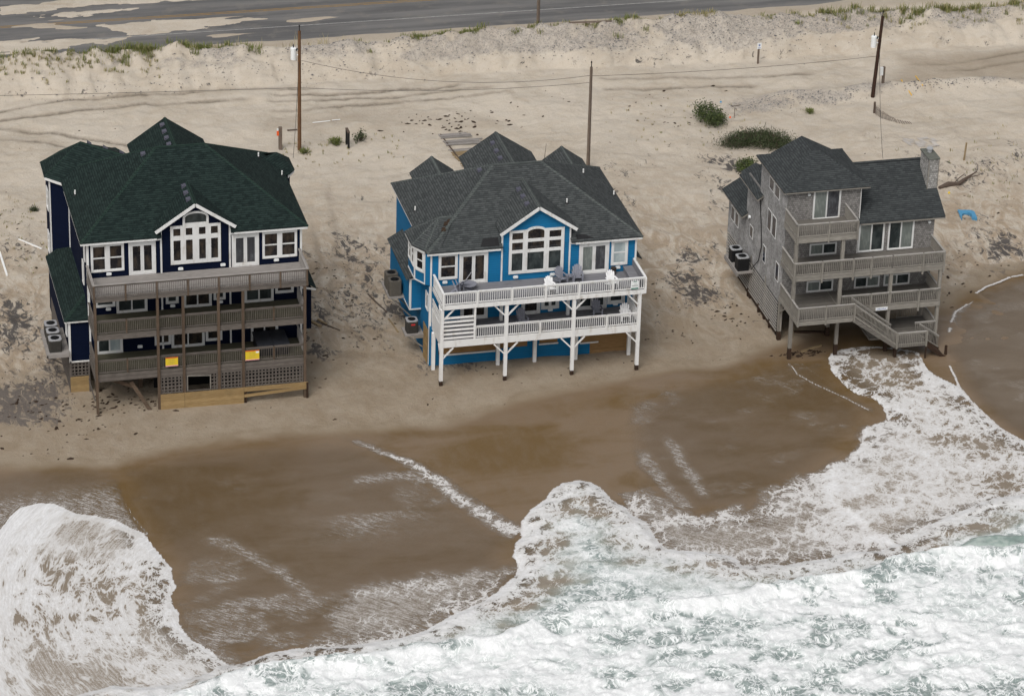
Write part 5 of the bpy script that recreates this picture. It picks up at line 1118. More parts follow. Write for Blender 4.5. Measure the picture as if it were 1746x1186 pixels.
m = MB(); m.cyl((24.6,1.0,6.2),(25.9,2.2,6.35),.05,.17,10); m.cyl((25.9,2.2,6.35),(26.2,2.5,6.4),.17,.05,10); m.build('canopy', MT['chairg'], t)
m = MB(); m.cyl((26.2,2.5,6.4),(26.8,2.85,7.0),.025,.025,8); m.build('pole', MT['acgray'], t)
for (x,y,mt,lb,r_) in ((34.25,2.7,'potgray','gray-green stone flower pot left of the right-hand sliding door of the blue house',.24),(37.0,2.6,'terracotta','dark brown glazed pot between sliding door and window of the blue house',.2)):
    t = thing('flower_pot', (x,y,6.06), lb, 'flower pot')
    m = MB(); m.cyl((x,y,6.06),(x,y,6.5),r_*.72,r_,16); m.cyl((x,y,6.5),(x,y,6.56),r_*1.08,r_*1.08,16); m.build('pot', MT[mt], t)
    m = MB(); m.cyl((x,y,6.55),(x,y,6.57),r_*.9,r_*.9,16); m.build('soil', MT['soil'], t)
    if mt == 'potgray':
        m = MB()
        for k in range(7): a = k*.9; m.face([(x,y,6.57),(x+.1*math.cos(a),y+.1*math.sin(a),6.8),(x+.2*math.cos(a),y+.2*math.sin(a),6.86),(x+.11*math.cos(a+.3),y+.11*math.sin(a+.3),6.72)])
        m.build('plant', MT['leaf'], t)
# ================================================================ grey shingled house
gr = thing('beach_house', (55,2.4,0), 'silver-gray shingled beach house with chimney, its pilings standing in the surf', 'house', 'beach houses at the surf edge')
GY = 2.4; GX = 49.45
m = MB(); m.box(GX,54.86,GY,8.4,3.2,11.62); m.box(GX,53.2,8.4,11.25,2.6,9.0); m.build('wall', MT['shake'], gr)
m = MB(); m.box(54.86,60.6,GY,10.6,3.2,8.6); m.box(GX+.03,57.0,11.2,15.45,2.5,5.9); m.build('wall', MT['shake'], gr)
m = MB(); m.box(GX-.02,GX+.02,GY+.0,8.42,2.62,11.6); m.box(GX-.018,GX+.02,8.42,11.27,2.62,8.8); m.box(GX-.02,GX+.03,11.27,15.47,2.5,5.85); m.build('side_wall', MT['shake_side'], gr)
m = MB(); m.prism([(54.9,8.5),(60.6,8.5),(60.6,8.55),(54.9,8.55)], GY+.1, 10); m.build('floor_frame', MT['wood_gray'], gr)
# tower roof
x0,x1,y0,y1,we,s = 49.03,55.47,2.0,8.6,11.62,.52
cy = (y0+y1)/2; hh = (x1-x0)/2-.28; zr = we+s*hh*1.0
r0,r1 = (x0+hh,cy,zr),(x1-hh,cy,zr); a,b,c,e = (x0,y0,we),(x1,y0,we),(x1,y1,we),(x0,y1,we)
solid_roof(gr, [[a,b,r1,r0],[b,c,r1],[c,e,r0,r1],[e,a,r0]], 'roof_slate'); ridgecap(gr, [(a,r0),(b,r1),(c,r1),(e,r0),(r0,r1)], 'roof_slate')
solid_roof(gr, [[(50.2,8.9,11.55),(52.45,8.9,12.72),(52.45,6.3,12.72),(50.2,7.6,11.55)],[(54.7,8.9,11.55),(52.45,8.9,12.72),(52.45,6.3,12.72),(54.7,7.6,11.55)]], 'roof_slate', 'gable_roof')
m = MB(); m.prism([(50.5,11.4),(54.4,11.4),(52.45,12.6)], 7.8, 8.75); m.build('gable_wall', MT['shake'], gr)
fascia(gr, [(x0+.03,y0+.03,we),(x1-.03,y0+.03,we)], 'wood_gray', .14); fascia(gr, [(x0+.03,y0+.03,we),(x0+.03,y1,we)], 'wood_gray', .14); fascia(gr, [(x1-.03,y0+.03,we),(x1-.03,y1,we)], 'wood_gray', .14)
# right block gable roof
R0,R1 = 54.4,61.25
solid_roof(gr, [[(R0,2.0,8.78),(R1,2.0,8.78),(R1,6.45,11.45),(R0,6.45,11.45)],[(R0,10.9,8.78),(R1,10.9,8.78),(R1,6.45,11.45),(R0,6.45,11.45)]], 'roof_slate')
ridgecap(gr, [((R0,6.45,11.45),(R1,6.45,11.45))], 'roof_slate', .34)
m = MB(); m.hexa([(60.5,2.5,8.5),(60.58,2.5,8.5),(60.58,6.45,8.5),(60.5,6.45,8.5),(60.5,2.5,8.95),(60.58,2.5,8.95),(60.58,6.45,11.35),(60.5,6.45,11.35)])
m.hexa([(60.5,6.46,8.5),(60.58,6.46,8.5),(60.58,10.4,8.5),(60.5,10.4,8.5),(60.5,6.46,11.35),(60.58,6.46,11.35),(60.58,10.4,8.95),(60.5,10.4,8.95)]); m.build('gable_wall', MT['shake'], gr)
fascia(gr, [(R0+.5,2.03,8.78),(R1-.02,2.03,8.78)], 'wood_gray', .16); fascia(gr, [(R1-.02,2.0,8.78),(R1-.02,6.45,11.45),(R1-.02,10.9,8.78)], 'wood_gray', .2)
m = MB(); m.box(54.86,54.90,GY-.06,GY+.06,6.25,11.5); m.build('corner_trim', MT['white'], gr)
# mid and low roofs on the left
solid_roof(gr, [[(48.95,7.55,8.6),(48.95,12.04,8.6),(50.4,10.55,9.55),(52.6,10.55,9.55),(51.8,7.55,10.4)],[(48.95,12.04,8.6),(53.6,12.04,8.6),(52.6,10.55,9.55),(50.4,10.55,9.55)]], 'roof_slate', 'wing_roof')
fascia(gr, [(49.43,7.57,8.93),(48.97,7.57,8.6),(48.97,12.0,8.6)], 'wood_gray', .14)
solid_roof(gr, [[(50.35-1.1,12.6,8.55),(50.35,12.6,9.15),(50.35,11.4,9.15),(50.35-1.1,11.7,8.55)],[(50.35+1.1,12.6,8.55),(50.35,12.6,9.15),(50.35,11.4,9.15),(50.35+1.1,11.7,8.55)]], 'roof_slate', 'wing_roof')
solid_roof(gr, [[(48.95,10.85,5.72),(48.95,15.86,5.72),(53.2,15.86,8.3),(53.2,10.85,8.3)]], 'roof_slate', 'wing_roof')
fascia(gr, [(49.5,10.87,6.05),(48.97,10.87,5.72),(48.97,15.84,5.72)], 'wood_gray', .14)
# chimney
MT['cap_mat'] = mat_plain('lichen_gray_cap', (.12,.125,.11), .9, .1, .4, 4)
m = MB(); m.box(60.48,61.22,4.1,5.85,8.0,12.3); ch = m.build('chimney', MT['shake_chim'], gr)
m = MB(); m.box(60.42,61.28,4.04,5.91,12.3,12.4); m.build('chimney_cap', MT['cap_mat'], ch)
m = MB(); m.cyl((60.9,5.25,12.4),(60.9,5.25,12.62),.17,.17,14); m.cyl((60.9,5.25,12.62),(60.9,5.25,12.7),.24,.24,14); m.build('flue', MT['metal'], ch)
m = MB()
for xx,yy in ((60.48,4.1),(61.22,4.1)): m.box(xx-.03,xx+.03,yy-.03,yy+.03,8.7,12.3)
m.build('corner_trim', MT['wood_gray'], ch)
# windows
G = FR(GY)
opening(gr, G, 51.36,53.38,9.16,11.42,'slider', panes=['glass_curtain','glass_blind'], t=.07)
opening(gr, G, 54.93,56.86,6.3,8.52,'slider', panes=['glass_curtain','glass_teal'], t=.07); opening(gr, G, 57.15,59.08,6.3,8.52,'slider', panes=['glass_teal','glass_curtain'], t=.07)
for a0,a1,b0,b1,pn in ((51.33,53.34,6.36,7.26,('glass_curtain','glass_teal')),(51.3,53.28,3.46,4.32,('glass_curtain','glass_teal')),(54.88,56.78,3.46,4.34,('glass_teal','glass_curtain')),(57.1,59.06,3.46,4.34,('glass_curtain','glass_teal'))):
    opening(gr, G, a0,a1,b0,b1,'halves', panes=list(pn), t=.06)
L_ = LF(GX-.02)
def sidewin(v0,v1,b0,b1): opening(gr, L_, -v1,-v0,b0,b1,'one', t=.04, sash=.01, dp=.35, panes=['glass_blue'])
MT['glass_blue'] = mat_glass('blue_gray_glass', (.018,.022,.035), (.03,.04,.06))
for q in ((5.4,6.45,10.0,10.95),(4.1,5.15,10.0,10.95),(5.5,6.4,6.85,8.45),(4.4,5.3,6.85,8.45),(9.45,10.25,4.45,5.4),(6.3,7.0,3.98,5.3),(3.2,3.95,3.98,5.4),(13.95,14.8,3.75,4.85),(12.95,13.75,3.75,4.85)): sidewin(*q)
m = MB(); m.tube([(GX-.06,8.25,8.35),(GX-.06,7.6,6.3),(GX-.06,7.3,4.9),(GX-.07,7.75,3.6),(GX-.3,8.6,2.5)], .035, 6); m.build('cable', MT['wire'], gr)
m = MB(); m.cyl((GX-.02,10.34,5.9),(GX-.16,10.34,5.9),.12,.14,12); m.build('wall_lamp', MT['signw'], gr)
m = MB(); m.cyl((51.0,GY,11.2),(51.0,GY-.14,11.15),.09,.11,10); m.build('wall_lamp', MT['signw'], gr)
m = MB(); m.cyl((60.2,GY,8.3),(60.2,GY-.14,8.25),.09,.11,10); m.build('wall_lamp', MT['signw'], gr)
# decks
FY = -.5
g3 = deck(gr, 49.3,53.8,FY,GY-.02, 9.22,.4,'wood_graydeck','wood_gray',8.80)
g2 = deck(gr, 49.25,60.5,FY,GY-.02, 6.24,.4,'wood_graydeck','wood_gray',5.84)
g1 = deck(gr, 52.9,60.4,FY,GY-.02, 3.36,.4,'wood_graydeck','wood_gray',2.98)
g0 = deck(gr, 49.27,53.5,-1.9,GY-.02, 3.355,.35,'wood_graydeck','wood_gray',3.05)
def rl(dk, p, q, h=1.04, **k): return railing(dk, p, q, h, 'wood_gray', step=.13, bw=.04, cap=.13, **k)
for a,b in ((49.35,51.6),(51.7,53.75)): rl(g3, (a,FY,9.22),(b,FY,9.22))
postrun(gr, g3, [49.36,51.65,53.76], FY, 8.72, 10.22, 'wood_gray', .11)
for x in (49.33,53.76): rl(g3, (x,FY+.05,9.22),(x,GY-.05,9.22))
for a,b in ((49.3,51.3),(51.4,53.6),(53.7,55.0),(55.1,56.5),(56.62,58.8),(58.9,60.4)): rl(g2, (a,FY,6.24),(b,FY,6.24))
postrun(gr, g2, [49.32,51.35,53.65,55.0,58.85,60.42], FY, 5.62, 7.24, 'wood_gray', .12)
for x in (49.29,60.44): rl(g2, (x,FY+.05,6.24),(x,GY-.05,6.24))
for a,b in ((52.95,55.1),(55.2,56.5),(56.62,58.7),(58.8,60.3)): rl(g1, (a,FY,3.36),(b,FY,3.36))
postrun(gr, g1, [55.15,58.75], FY, 2.75, 4.36, 'wood_gray', .12)
rl(g1, (60.35,FY+.05,3.36),(60.35,GY-.05,3.36))
for a,b in ((49.32,51.3),(51.4,53.45)): rl(g0, (a,-1.9,3.36),(b,-1.9,3.36), h=1.08)
postrun(gr, g0, [49.32,51.35,53.48], -1.9, 3.0, 4.42, 'wood_gray', .12)
rl(g0, (49.3,-1.85,3.36),(49.3,GY-.1,3.36), h=1.08)
gzg = lambda x: -.33
for x in (49.38,52.82,56.58,60.28):
    m = MB(); m.box(x-.12,x+.12,FY+.06,FY+.28,.55,8.8 if x < 54 else 5.84); po = m.build('piling', MT['wood_gray'], gr)
    m = MB(); m.box(x-.125,x+.125,FY+.055,FY+.285,-1.0,.56); m.build('piling_foot', MT['wetpile'], po)
for x in (49.55,53.2,56.8,60.2):
    for y in (GY+.3,6.0,9.5):
        m = MB(); m.box(x-.13,x+.13,y-.13,y+.13,.4,3.2); po = m.build('piling', MT['wood_gray'], gr)
        m = MB(); m.box(x-.135,x+.135,y-.135,y+.135,-1.0,.4); m.build('piling_foot', MT['wetpile'], po)
for y in (0,):
    m = MB(); m.bar((49.45,GY+.1,2.0),(49.4,.9,3.1),.08,.1); m.build('brace', MT['wood_gray'], gr)
m = MB(); m.box(49.5,60.5,GY+.05,15.2,2.55,3.15); m.build('floor_frame', MT['wood_graydeck'], gr)
# slatted skirt on the left, with black sheets as shade behind
m = MB()
for k in range(10): m.box(GX-.05,GX+.0,3.0,15.45,.22+k*.24,.22+k*.24+.11)
m.build('skirt_slats', MT['wood_cap'], gr)
m = MB(); m.box(GX+.06,GX+.09,3.05,15.4,-.2,2.55); m.box(49.6,60.4,14.9,14.95,-.6,2.55); m.box(60.35,60.4,7.0,14.9,-.6,2.6); m.build('skirt_shade_sheet', MT['dark'], gr)  # black sheets added for the darkness between slats and under the house
m = MB(); m.box(GX-.07,GX-.03,3.0,15.45,.06,.18)
for y in (4.6,7.2,9.8,12.4): m.box(GX-.08,GX+.04,y-.1,y+.1,-.3,.35)
m.build('skirt_beam', MT['wetpile'], gr)
m = MB(); m.box(48.2,GX-.03,8.9,12.1,2.02,2.14); m.box(48.17,48.25,8.85,12.1,1.85,2.02); m.build('ac_platform', MT['wood_deck'], gr)
# stairs from the lower-left deck down to the landing
m = MB(); m.bar((53.4,-1.93,3.2),(56.75,-1.93,.75),.05,.28); m.bar((53.4,-.85,3.2),(56.75,-.85,.75),.05,.28)
for k in range(11):
    t_ = (k+.5)/11; m.box(53.4+3.35*t_-.15,53.4+3.35*t_+.15,-1.9,-.88,3.2-2.42*t_-.02,3.2-2.42*t_+.02)
st = m.build('staircase', MT['wood_graydeck'], gr)
rl(st, (53.5,-1.95,3.36),(56.8,-1.95,.82), h=1.05, drop=.12); rl(st, (53.6,-.82,3.36),(56.7,-.82,.95), h=1.05)
ld = deck(gr, 56.75,59.05,-1.95,-.5,.80,.1,'wood_graydeck','wood_graydeck',.66)
lb_ = deck(gr, 55.3,60.25,-.48,2.3,.80,.1,'wood_graydeck','wood_graydeck',.66)
rl(ld, (56.85,-1.97,.80),(59.0,-1.97,.80), h=1.04, drop=.18)
postrun(gr, ld, [56.82,59.03], -1.95, .6, 1.84, 'wood_gray', .12)
rl(lb_, (60.2,-.4,.80),(60.2,2.2,.80)); rl(lb_, (58.6,-.55,.8),(60.15,-.55,.8)); rl(lb_, (58.2,2.2,.8),(60.1,2.2,.8))
m = MB(); m.bar((59.0,-1.92,.7),(60.75,-1.92,-.62),.05,.24); m.bar((59.0,-.6,.7),(60.75,-.6,-.62),.05,.24)
for k in range(6):
    t_ = (k+.7)/6.3; m.box(59.0+1.7*t_-.14,59.0+1.7*t_+.14,-1.9,-.62,.72-1.3*t_-.03,.72-1.3*t_+.01)
s2_ = m.build('staircase', MT['wetpile'], gr)
rl(s2_, (58.95,-.62,.75),(60.5,-.62,-.35), h=1.0)
m = MB(); m.box(60.62,60.78,-1.75,-1.6,-1.3,.35); m.box(59.0,59.1,-2.0,-1.9,-1.2,.8); m.box(56.8,57.0,-1.6,-1.4,-1.3,.7); m.box(57.6,57.8,1.2,1.4,-1.3,.7); m.build('stair_post', MT['wetpile'], gr)
t = board_sign('house_name_sign', 55.55,56.45,3.03,3.27,-.53,'narrow white name plate with faded blue letters on a beam of the shingled house','signw', lambda t: (lambda m: [m.box(55.64+i*.09,55.70+i*.09,-.556,-.553,3.10,3.16+.04*((i*7)%3)/2) for i in range(8)] and m.build('print', MT['signb'], t))(MB()))
aircon('air_conditioner', 48.72, 11.1, 2.14, 'air conditioner farther inland on the platform beside the shingled house', .82, 1.0, 'black', 'metal', 'air conditioners beside the shingled house')
aircon('air_conditioner', 48.75, 9.55, 2.14, 'air conditioner nearer the sea on the platform beside the shingled house', .86, 1.05, 'black', 'metal', 'air conditioners beside the shingled house')
wire([(21.95,41.1,7.6),(43.45,33.5,7.9)], 'sagging black cable from the tall pole to the bare pole, the upper of two', 1.15)
wire([(-60,50,7.0),(21.8,41.1,5.3)], 'thin cable crossing the sand at upper left of the photo to the tall pole', .6)
wire([(21.8,41.1,5.3),(43.5,33.5,7.3)], 'lower cable running from the tall pole to the bare pole behind the blue house', .45)
wire([(43.5,33.5,7.85),(70.4,42.8,3.8)], 'cable from the bare pole behind the blue house to the dark leaning pole', .25)
wire([(70.6,42.8,4.5),(57.9,6.6,11.5)], 'service cable dropping from the dark leaning pole to the shingled house roof', .9, .018)
wire([(21.75,41.1,7.5),(16.3,14.0,11.6)], 'service cable dropping from the tall pole to the navy house roof', .6, .018)
# ---- posts, signs, fence
def G(x, y): return ground(x, y)
def simple(name, label, cat, fn, x, y, mat, part=None, group=None):
    z0 = G(x,y); t = thing(name, (x,y,z0), label, cat, group); m = MB(); fn(m, x, y, z0); m.build(part or 'shaft', MT[mat], t); return t
t = simple('wooden_post','short weathered wooden post with an orange tag left of the tall pole','post', lambda m,x,y,z: m.box(x-.13,x+.13,y-.13,y+.13,z-.3,z+1.95), 20.3,41.3,'pole_gray')
m = MB(); m.box(19.98,20.16,41.1,41.16,G(20.3,41.3)+1.3,G(20.3,41.3)+1.7); m.build('tag', MT['orange'], t); m = MB(); m.box(20.0,20.12,41.1,41.18,G(20.3,41.3)+1.72,G(20.3,41.3)+1.9); m.build('meter_box', MT['signw'], t)
t = thing('post_pair', (25.7,41.2,G(25.7,41.2)), 'low black two-legged frame beside the small shrub behind the navy house', 'frame')
z0 = G(25.7,41.2)
for yy in (40.75,41.55): m = MB(); m.box(25.62,25.78,yy-.07,yy+.07,z0-.2,z0+1.35); m.build('leg', MT['black'], t)
m = MB(); m.box(25.6,25.8,40.7,41.6,z0+1.35,z0+1.45); m.build('crossbar', MT['drift'], t)
t = simple('road_sign','white notice sign on a short brown post at the foot of the sand berm','sign', lambda m,x,y,z: m.box(x-.07,x+.07,y-.07,y+.07,z-.2,z+1.5), 63.3,52.2,'pole_gray','post')
z0 = G(63.3,52.2)
m = MB(); m.box(63.13,63.50,52.1,52.13,z0+1.35,z0+1.88); pb = m.build('board', MT['signw'], t)
m = MB(); m.box(63.24,63.39,52.09,52.098,z0+1.6,z0+1.77); m.box(63.18,63.45,52.09,52.098,z0+1.42,z0+1.47); m.build('print', MT['signb'], t)
t = simple('meter_post','short post carrying a white meter box right of the dark leaning pole','post', lambda m,x,y,z: m.box(x-.1,x+.1,y-.1,y+.1,z-.2,z+1.45), 71.8,44.6,'pole_gray','post')
z0 = G(71.8,44.6); m = MB(); m.box(71.45,71.68,44.4,44.6,z0+.75,z0+1.45); m.build('meter_box', MT['signw'], t)
t = simple('stake','pale wooden stake leaning in the sand right of the chimney','stake', lambda m,x,y,z: m.bar((x,y,z-.2),(x+.1,y,z+1.5),.11,.11), 73.3,29.1,'board')
t = thing('survey_stake', (57.82,41.65,G(57.8,41.6)), 'thin dark crooked stake between the two dark shrubs', 'stake'); z0 = G(57.8,41.6)
m = MB(); m.bar((57.8,41.0,z0-.05),(57.95,41.4,z0+.75),.05,.05); m.bar((57.7,41.5,z0+.8),(58.5,41.6,z0+.84),.06,.05); m.build('shaft', MT['drift'], t)
for i,(a,b,lb) in enumerate((((73.67,42.6),(73.60,45.1),'yellow wire guard lying on the sand, nearer the dark leaning pole'),((74.92,43.5),(75.15,45.9),'yellow wire guard lying on the sand, farther from the dark leaning pole'))):
    t = thing('guy_wire_guard', (a[0],a[1],G(*a)), lb, 'wire guard', 'yellow wire guards')
    m = MB(); m.cyl((a[0],a[1],G(*a)+.05),(b[0],b[1],G(*b)+.35),.05,.05,8); m.build('sleeve', MT['yguard'], t)
t = thing('sand_fence', (69.6,39.5,G(69.6,39.5)), 'short leaning slatted sand fence curving away below the dark leaning pole', 'fence')
fp = [(69.51,39.93),(69.6,39.2),(69.75,38.5),(70.0,38.15),(70.3,37.9),(70.7,37.6),(71.3,37.4),(71.9,37.3)]
m = MB(); m.box(69.42,69.56,39.9,40.02,G(*fp[0])-.2,G(*fp[0])+1.0); m.build('post', MT['drift'], t); m = MB(); P_ = []
for i in range(22):
    s_ = i/21*(len(fp)-1); j = min(int(s_), len(fp)-2); q = s_-j; x = fp[j][0]*(1-q)+fp[j+1][0]*q; y = fp[j][1]*(1-q)+fp[j+1][1]*q; z = G(x,y); hh = .85*(1-i/26)
    m.bar((x,y,z-.05),(x-.25*i/21,y+.15,z+hh),.045,.02); P_.append((x-.15*i/21,y+.08,z+hh*.7))
m.tube(P_, .012, 4); m.build('slats', MT['drift'], t)
t = thing('netting', (70.7,33.4,G(70.7,33.4)), 'patch of faded pale netting half buried behind the chimney', 'netting'); m = MB()
rr = random.Random(4)
for i in range(9):
    for j in range(5):
        def q_(a,b): x = 69.6+a*.3+.25*b*.4; y = 34.2-b*.36; return (x,y,G(x,y)+.03+.05*((a*7+b*5)%3)/3)
        if (i+j) % 4 and rr.random() < .85: m.face([q_(i,j),q_(i+1,j),q_(i+1,j+1),q_(i,j+1)])
m.build('mesh', MT['net'], t)
# blue plastic arch, drift log, planks, pipes
t = thing('plastic_arch', (70.3,19.2,G(70.3,19.2)), 'curved piece of bright blue plastic lying on the sand right of the shingled house', 'debris'); m = MB()
m.column([(69.34, 18.65), (69.66, 19.55), (69.94, 19.77), (70.32, 19.75), (70.42, 19.52), (70.23, 18.86), (70.61, 18.74), (70.8, 19.88), (70.62, 20.19), (69.62, 20.42)], G(70.3,19.6)-.05, max(G(69.7,20.2),G(70.5,20),G(70.4,19),G(69.5,19))+.08)
m.build('panel', MT['tarp'], t)
def log(name, pts, r, mat, label, cat='driftwood'):
    t = thing(name, (pts[0][0],pts[0][1],G(*pts[0][:2])), label, cat); m = MB()
    for i,(a,b) in enumerate(zip(pts[:-1], pts[1:])): m.cyl((a[0],a[1],G(*a[:2])+a[2]),(b[0],b[1],G(*b[:2])+b[2]),a[3]*r,b[3]*r,7)
    m.build('trunk', MT[mat], t); return t
t = log('driftwood_log', [(69.6,24.6,.1,.5),(70.5,24.9,.15,1),(71.4,25.1,.15,.8),(72.3,25.8,.2,.5),(73.3,26.2,.35,.2)], .22,'drift','gnarled dark driftwood log on the sand right of the chimney')
m = MB(); m.tube([(71.0,25.0,G(71,25)+.2),(71.6,25.6,G(71.6,25.6)+.4),(72.2,26.2,G(72,26)+.3)],.04,5); m.tube([(72.3,25.8,G(72.3,25.8)+.2),(72.9,25.6,G(72.9,25.6)+.3),(73.4,25.8,G(73.4,25.8)+.25)],.035,5); m.build('branch', MT['drift'], t)
def plank(name, a, b, w, h, mat, label, cat='plank', group=None, dz=.05, end=0):
    t = thing(name, (a[0],a[1],G(*a)), label, cat, group); m = MB(); m.bar((a[0],a[1],G(*a)+dz),(b[0],b[1],G(*b)+dz+end),w,h); m.build('board', MT[mat], t); return t
plank('pipe',(-1.92,28.24),(-.44,26.31),.10,.10,'pvc','pale pole lying on the sand left of the navy house, the farther inland one','pipe')
plank('pipe',(-3.55,26.4),(-3.43,22.6),.14,.10,'pvc','white pipe at the left edge of the photo','pipe')
plank('lumber',(16.9,11.5),(17.6,10.2),.22,.08,'board','longest of the loose boards right of the navy house','plank')
plank('lumber',(17.6,11.4),(18.1,10.6),.16,.08,'board','short board beside the longest one right of the navy house','plank')
plank('lumber',(17.75,10.9),(18.8,9.3),.07,.07,'drift','thin dark stick trailing from the loose boards right of the navy house','plank')
plank('lumber',(22.59,10.53),(22.88,8.45),.12,.06,'board','pale board lying in the sand left of the blue house','plank')
plank('lumber',(21.9,14.6),(22.7,11.6),.10,.06,'drift','dark beam on the sand under the blue house air conditioners','plank')
plank('pavement_strip',(23.78,45.92),(25.24,46.02),.12,.02,'pvc','longer white strip lying on the gray sand track behind the navy house','strip')
plank('pavement_strip',(25.4,46.11),(26.08,46.11),.12,.02,'pvc','shorter white strip lying on the gray sand track behind the navy house','strip')
plank('lumber',(21.5,44.77),(22.3,44.8),.14,.08,'drift','dark plank on the sand between the short post and the tall pole','plank')
plank('lumber',(57.9-9.9,57.9),(57.9-6.2,57.2),.22,.08,'pole_gray','long pale plank lying on the berm above the bare pole','plank',dz=.12)
plank('lumber',(50.6,.5),(52.3,1.2),.16,.12,'board','yellowish board caught in the wrack under the shingled house','plank')
plank('lumber',(51.0,3.5),(53.5,3.0),.2,.15,'wetpile','dark timber lying under the shingled house','plank')
for (x,y,c_,lb,s_) in ((57.5,41.1,'orange','small orange scrap beside the crooked stake',.10),(57.65,44.27,'tarp','tiny blue scrap behind the nearer dark shrub',.10),(70.1,23.65,'yellow','small yellow ball on the sand right of the shingled house',.10),(16.2,62.9,'tarp','small bright blue scrap at the road edge near upper left',.12),(42.3,62.9,'black','small black lump on the road edge right of the berm grass',.16),(74.8,60.0,'black','small dark block at road edge near the top right',.14)):
    z0 = G(x,y); t = thing('litter', (x,y,z0), lb, 'litter'); m = MB(); m.cyl((x,y,z0),(x,y,z0+s_*1.2),s_,s_*.7,9); m.cyl((x,y,z0+s_*1.2),(x,y,z0+s_*1.6),s_*.7,s_*.3,9); m.build('lump', MT[c_], t)
# slatted walkway half buried behind the blue house
t = thing('boardwalk', (34.6,39.5,G(34.6,39.5)), 'half-buried slatted wooden walkway in the sand behind the blue house', 'boardwalk')
rr = random.Random(8); nB = 30
m = MB(); m2 = MB()
for i in range(nB):
    y = 42.1-i*.27; xa = 33.36+.62*max(0,(i-3))/nB*1.0 + rr.uniform(-.06,.06); xb = 36.4+rr.uniform(-.25,.25) - (0 if i > 4 else (4-i)*.25); z = max(G(34.5,y), G(33.6,y), G(36,y))
    if i in (4,9,10,16,21,25,28): continue
    (m if i < 13 else m2).bar((xa,y,z+.03+rr.uniform(0,.05)),(xb,y+rr.uniform(-.06,.06),z+.03+rr.uniform(0,.05)),.13,.07)
m.build('slats', MT['wood_deck'], t); m2.build('slats', MT['board'], t)
m = MB(); m.bar((33.5,42.2,G(33.5,42)+.05),(34.1,34.5,G(34,34.5)+.05),.09,.06); m.build('stringer', MT['drift'], t)
# ---- vegetation
def bush(name, x, y, rx, ry, h, n, mats, label, seed, leaf=.11, clumps=None, strandy=False):
    r_ = random.Random(seed); z0 = G(x,y); t = thing(name, (x,y,z0), label, 'shrub')
    cl = clumps or [(r_.uniform(-.75,.75), r_.uniform(-.75,.75), r_.uniform(.35,1)) for _ in range(14)]
    ms = [MB() for _ in mats]; tw = MB()
    for cx_,cy_,ch_ in cl:
        bx_, by_ = x+cx_*rx*.45, y+cy_*ry*.45; ex, ey, ez = x+cx_*rx, y+cy_*ry, z0+ch_*h*.75
        tw.tube([(bx_,by_,z0-.05),((bx_+ex)/2,(by_+ey)/2,z0+ch_*h*.45),(ex,ey,ez)], .022, 4)
        for i in range(n//len(cl)):
            u, v, w = r_.gauss(0,1), r_.gauss(0,1), r_.gauss(0,1); s_ = .28
            px_, py_, pz_ = ex+u*rx*s_, ey+v*ry*s_, max(z0+.02, ez+w*h*.26)
            m = ms[(0 if r_.random() < .62 else 1) % len(ms)] if len(ms) < 3 else ms[0 if r_.random() < .5 else (1 if r_.random() < .75 else 2)]
            L = leaf*r_.uniform(.6,1.5); a = r_.uniform(0,6.28); el = r_.uniform(-.2,1.3); 
            d = Vector((math.cos(a)*math.cos(el), math.sin(a)*math.cos(el), math.sin(el)))*L*(2.2 if strandy else 1); s = d.cross(Vector((r_.uniform(-1,1),r_.uniform(-1,1),1))).normalized()*L*(.16 if strandy else .42); p = Vector((px_,py_,pz_))
            m.face([p, p+d*.5+s, p+d, p+d*.5-s])
    tw.build('branches', MT['twig'], t)
    for m,mt in zip(ms, mats): m.build('foliage', MT[mt], t)
    return t
bush('shrub', 55.65,40.7,.9,1.35,.95,3600,['leaf','leaf2'],'compact dark green shrub left of the crooked stake',1, clumps=[(-.8,-.3,.9),(-.7,.5,1),(-.2,.8,1),(.3,.6,.9),(.7,.1,.8),(.6,-.6,.7),(.1,-.9,.7),(-.4,-.8,.75),(-.9,.1,.9),(0,.1,.5),(.8,-.3,.5),(.2,-.6,.8)])
bush('shrub', 58.2,36.0,2.3,1.6,.6,8000,['dgreen','leaf','twig'],'largest spreading olive-green shrub behind the shingled house',2,leaf=.12, strandy=True, clumps=[(-.9,.0,.7),(-.7,-.35,.7),(-.5,.4,.9),(-.2,-.3,1),(0,.5,1),(.1,-.1,.9),(.35,.3,1),(.5,-.4,.9),(.8,-.5,.8),(1.0,-.75,.6),(.6,.2,.7),(-.35,.1,1),(.25,-.7,.8),(.75,-1.1,.5),(-.9,-.2,.5)])
bush('shrub', 55.75,30.9,.75,.9,.65,1700,['leaf2','leaf'],'small bright green shrub beside the shingled house roof corner',3, clumps=[(-.7,0,.8),(-.3,.5,1),(.1,.3,1),(.5,.6,.8),(.9,.8,.6),(0,-.5,.7),(.1,-1.1,.5),(-.6,-.5,.6),(.4,.1,.7)])
bush('shrub', 26.8,42.1,.5,.6,.7,260,['leaf','dgreen'],'sparse little shrub right of the low black frame',4,leaf=.12)
bush('grass_tuft', 24.8,41.9,.4,.35,.35,420,['grass'],'lone green grass tuft left of the low black frame',5,leaf=.13,strandy=True)
bush('grass_tuft', 64.3,41.2,.28,.28,.3,220,['grass'],'tiny green tuft on the sand right of the largest shrub',6,leaf=.12,strandy=True)
bush('grass_tuft', 22.15,40.6,.4,.3,.3,220,['grass'],'green grass at the foot of the tall pole',7,leaf=.12,strandy=True)
bush('grass_tuft', 56.8,36.9,.25,.25,.45,0+40,['grassdry'],'pale dry tuft left of the largest shrub',8,leaf=.14,strandy=True)
bush('grass_tuft', -.2,33.4,.35,.3,.25,200,['dgreen'],'dusty green tuft left of the navy house roof',9,leaf=.12,strandy=True)
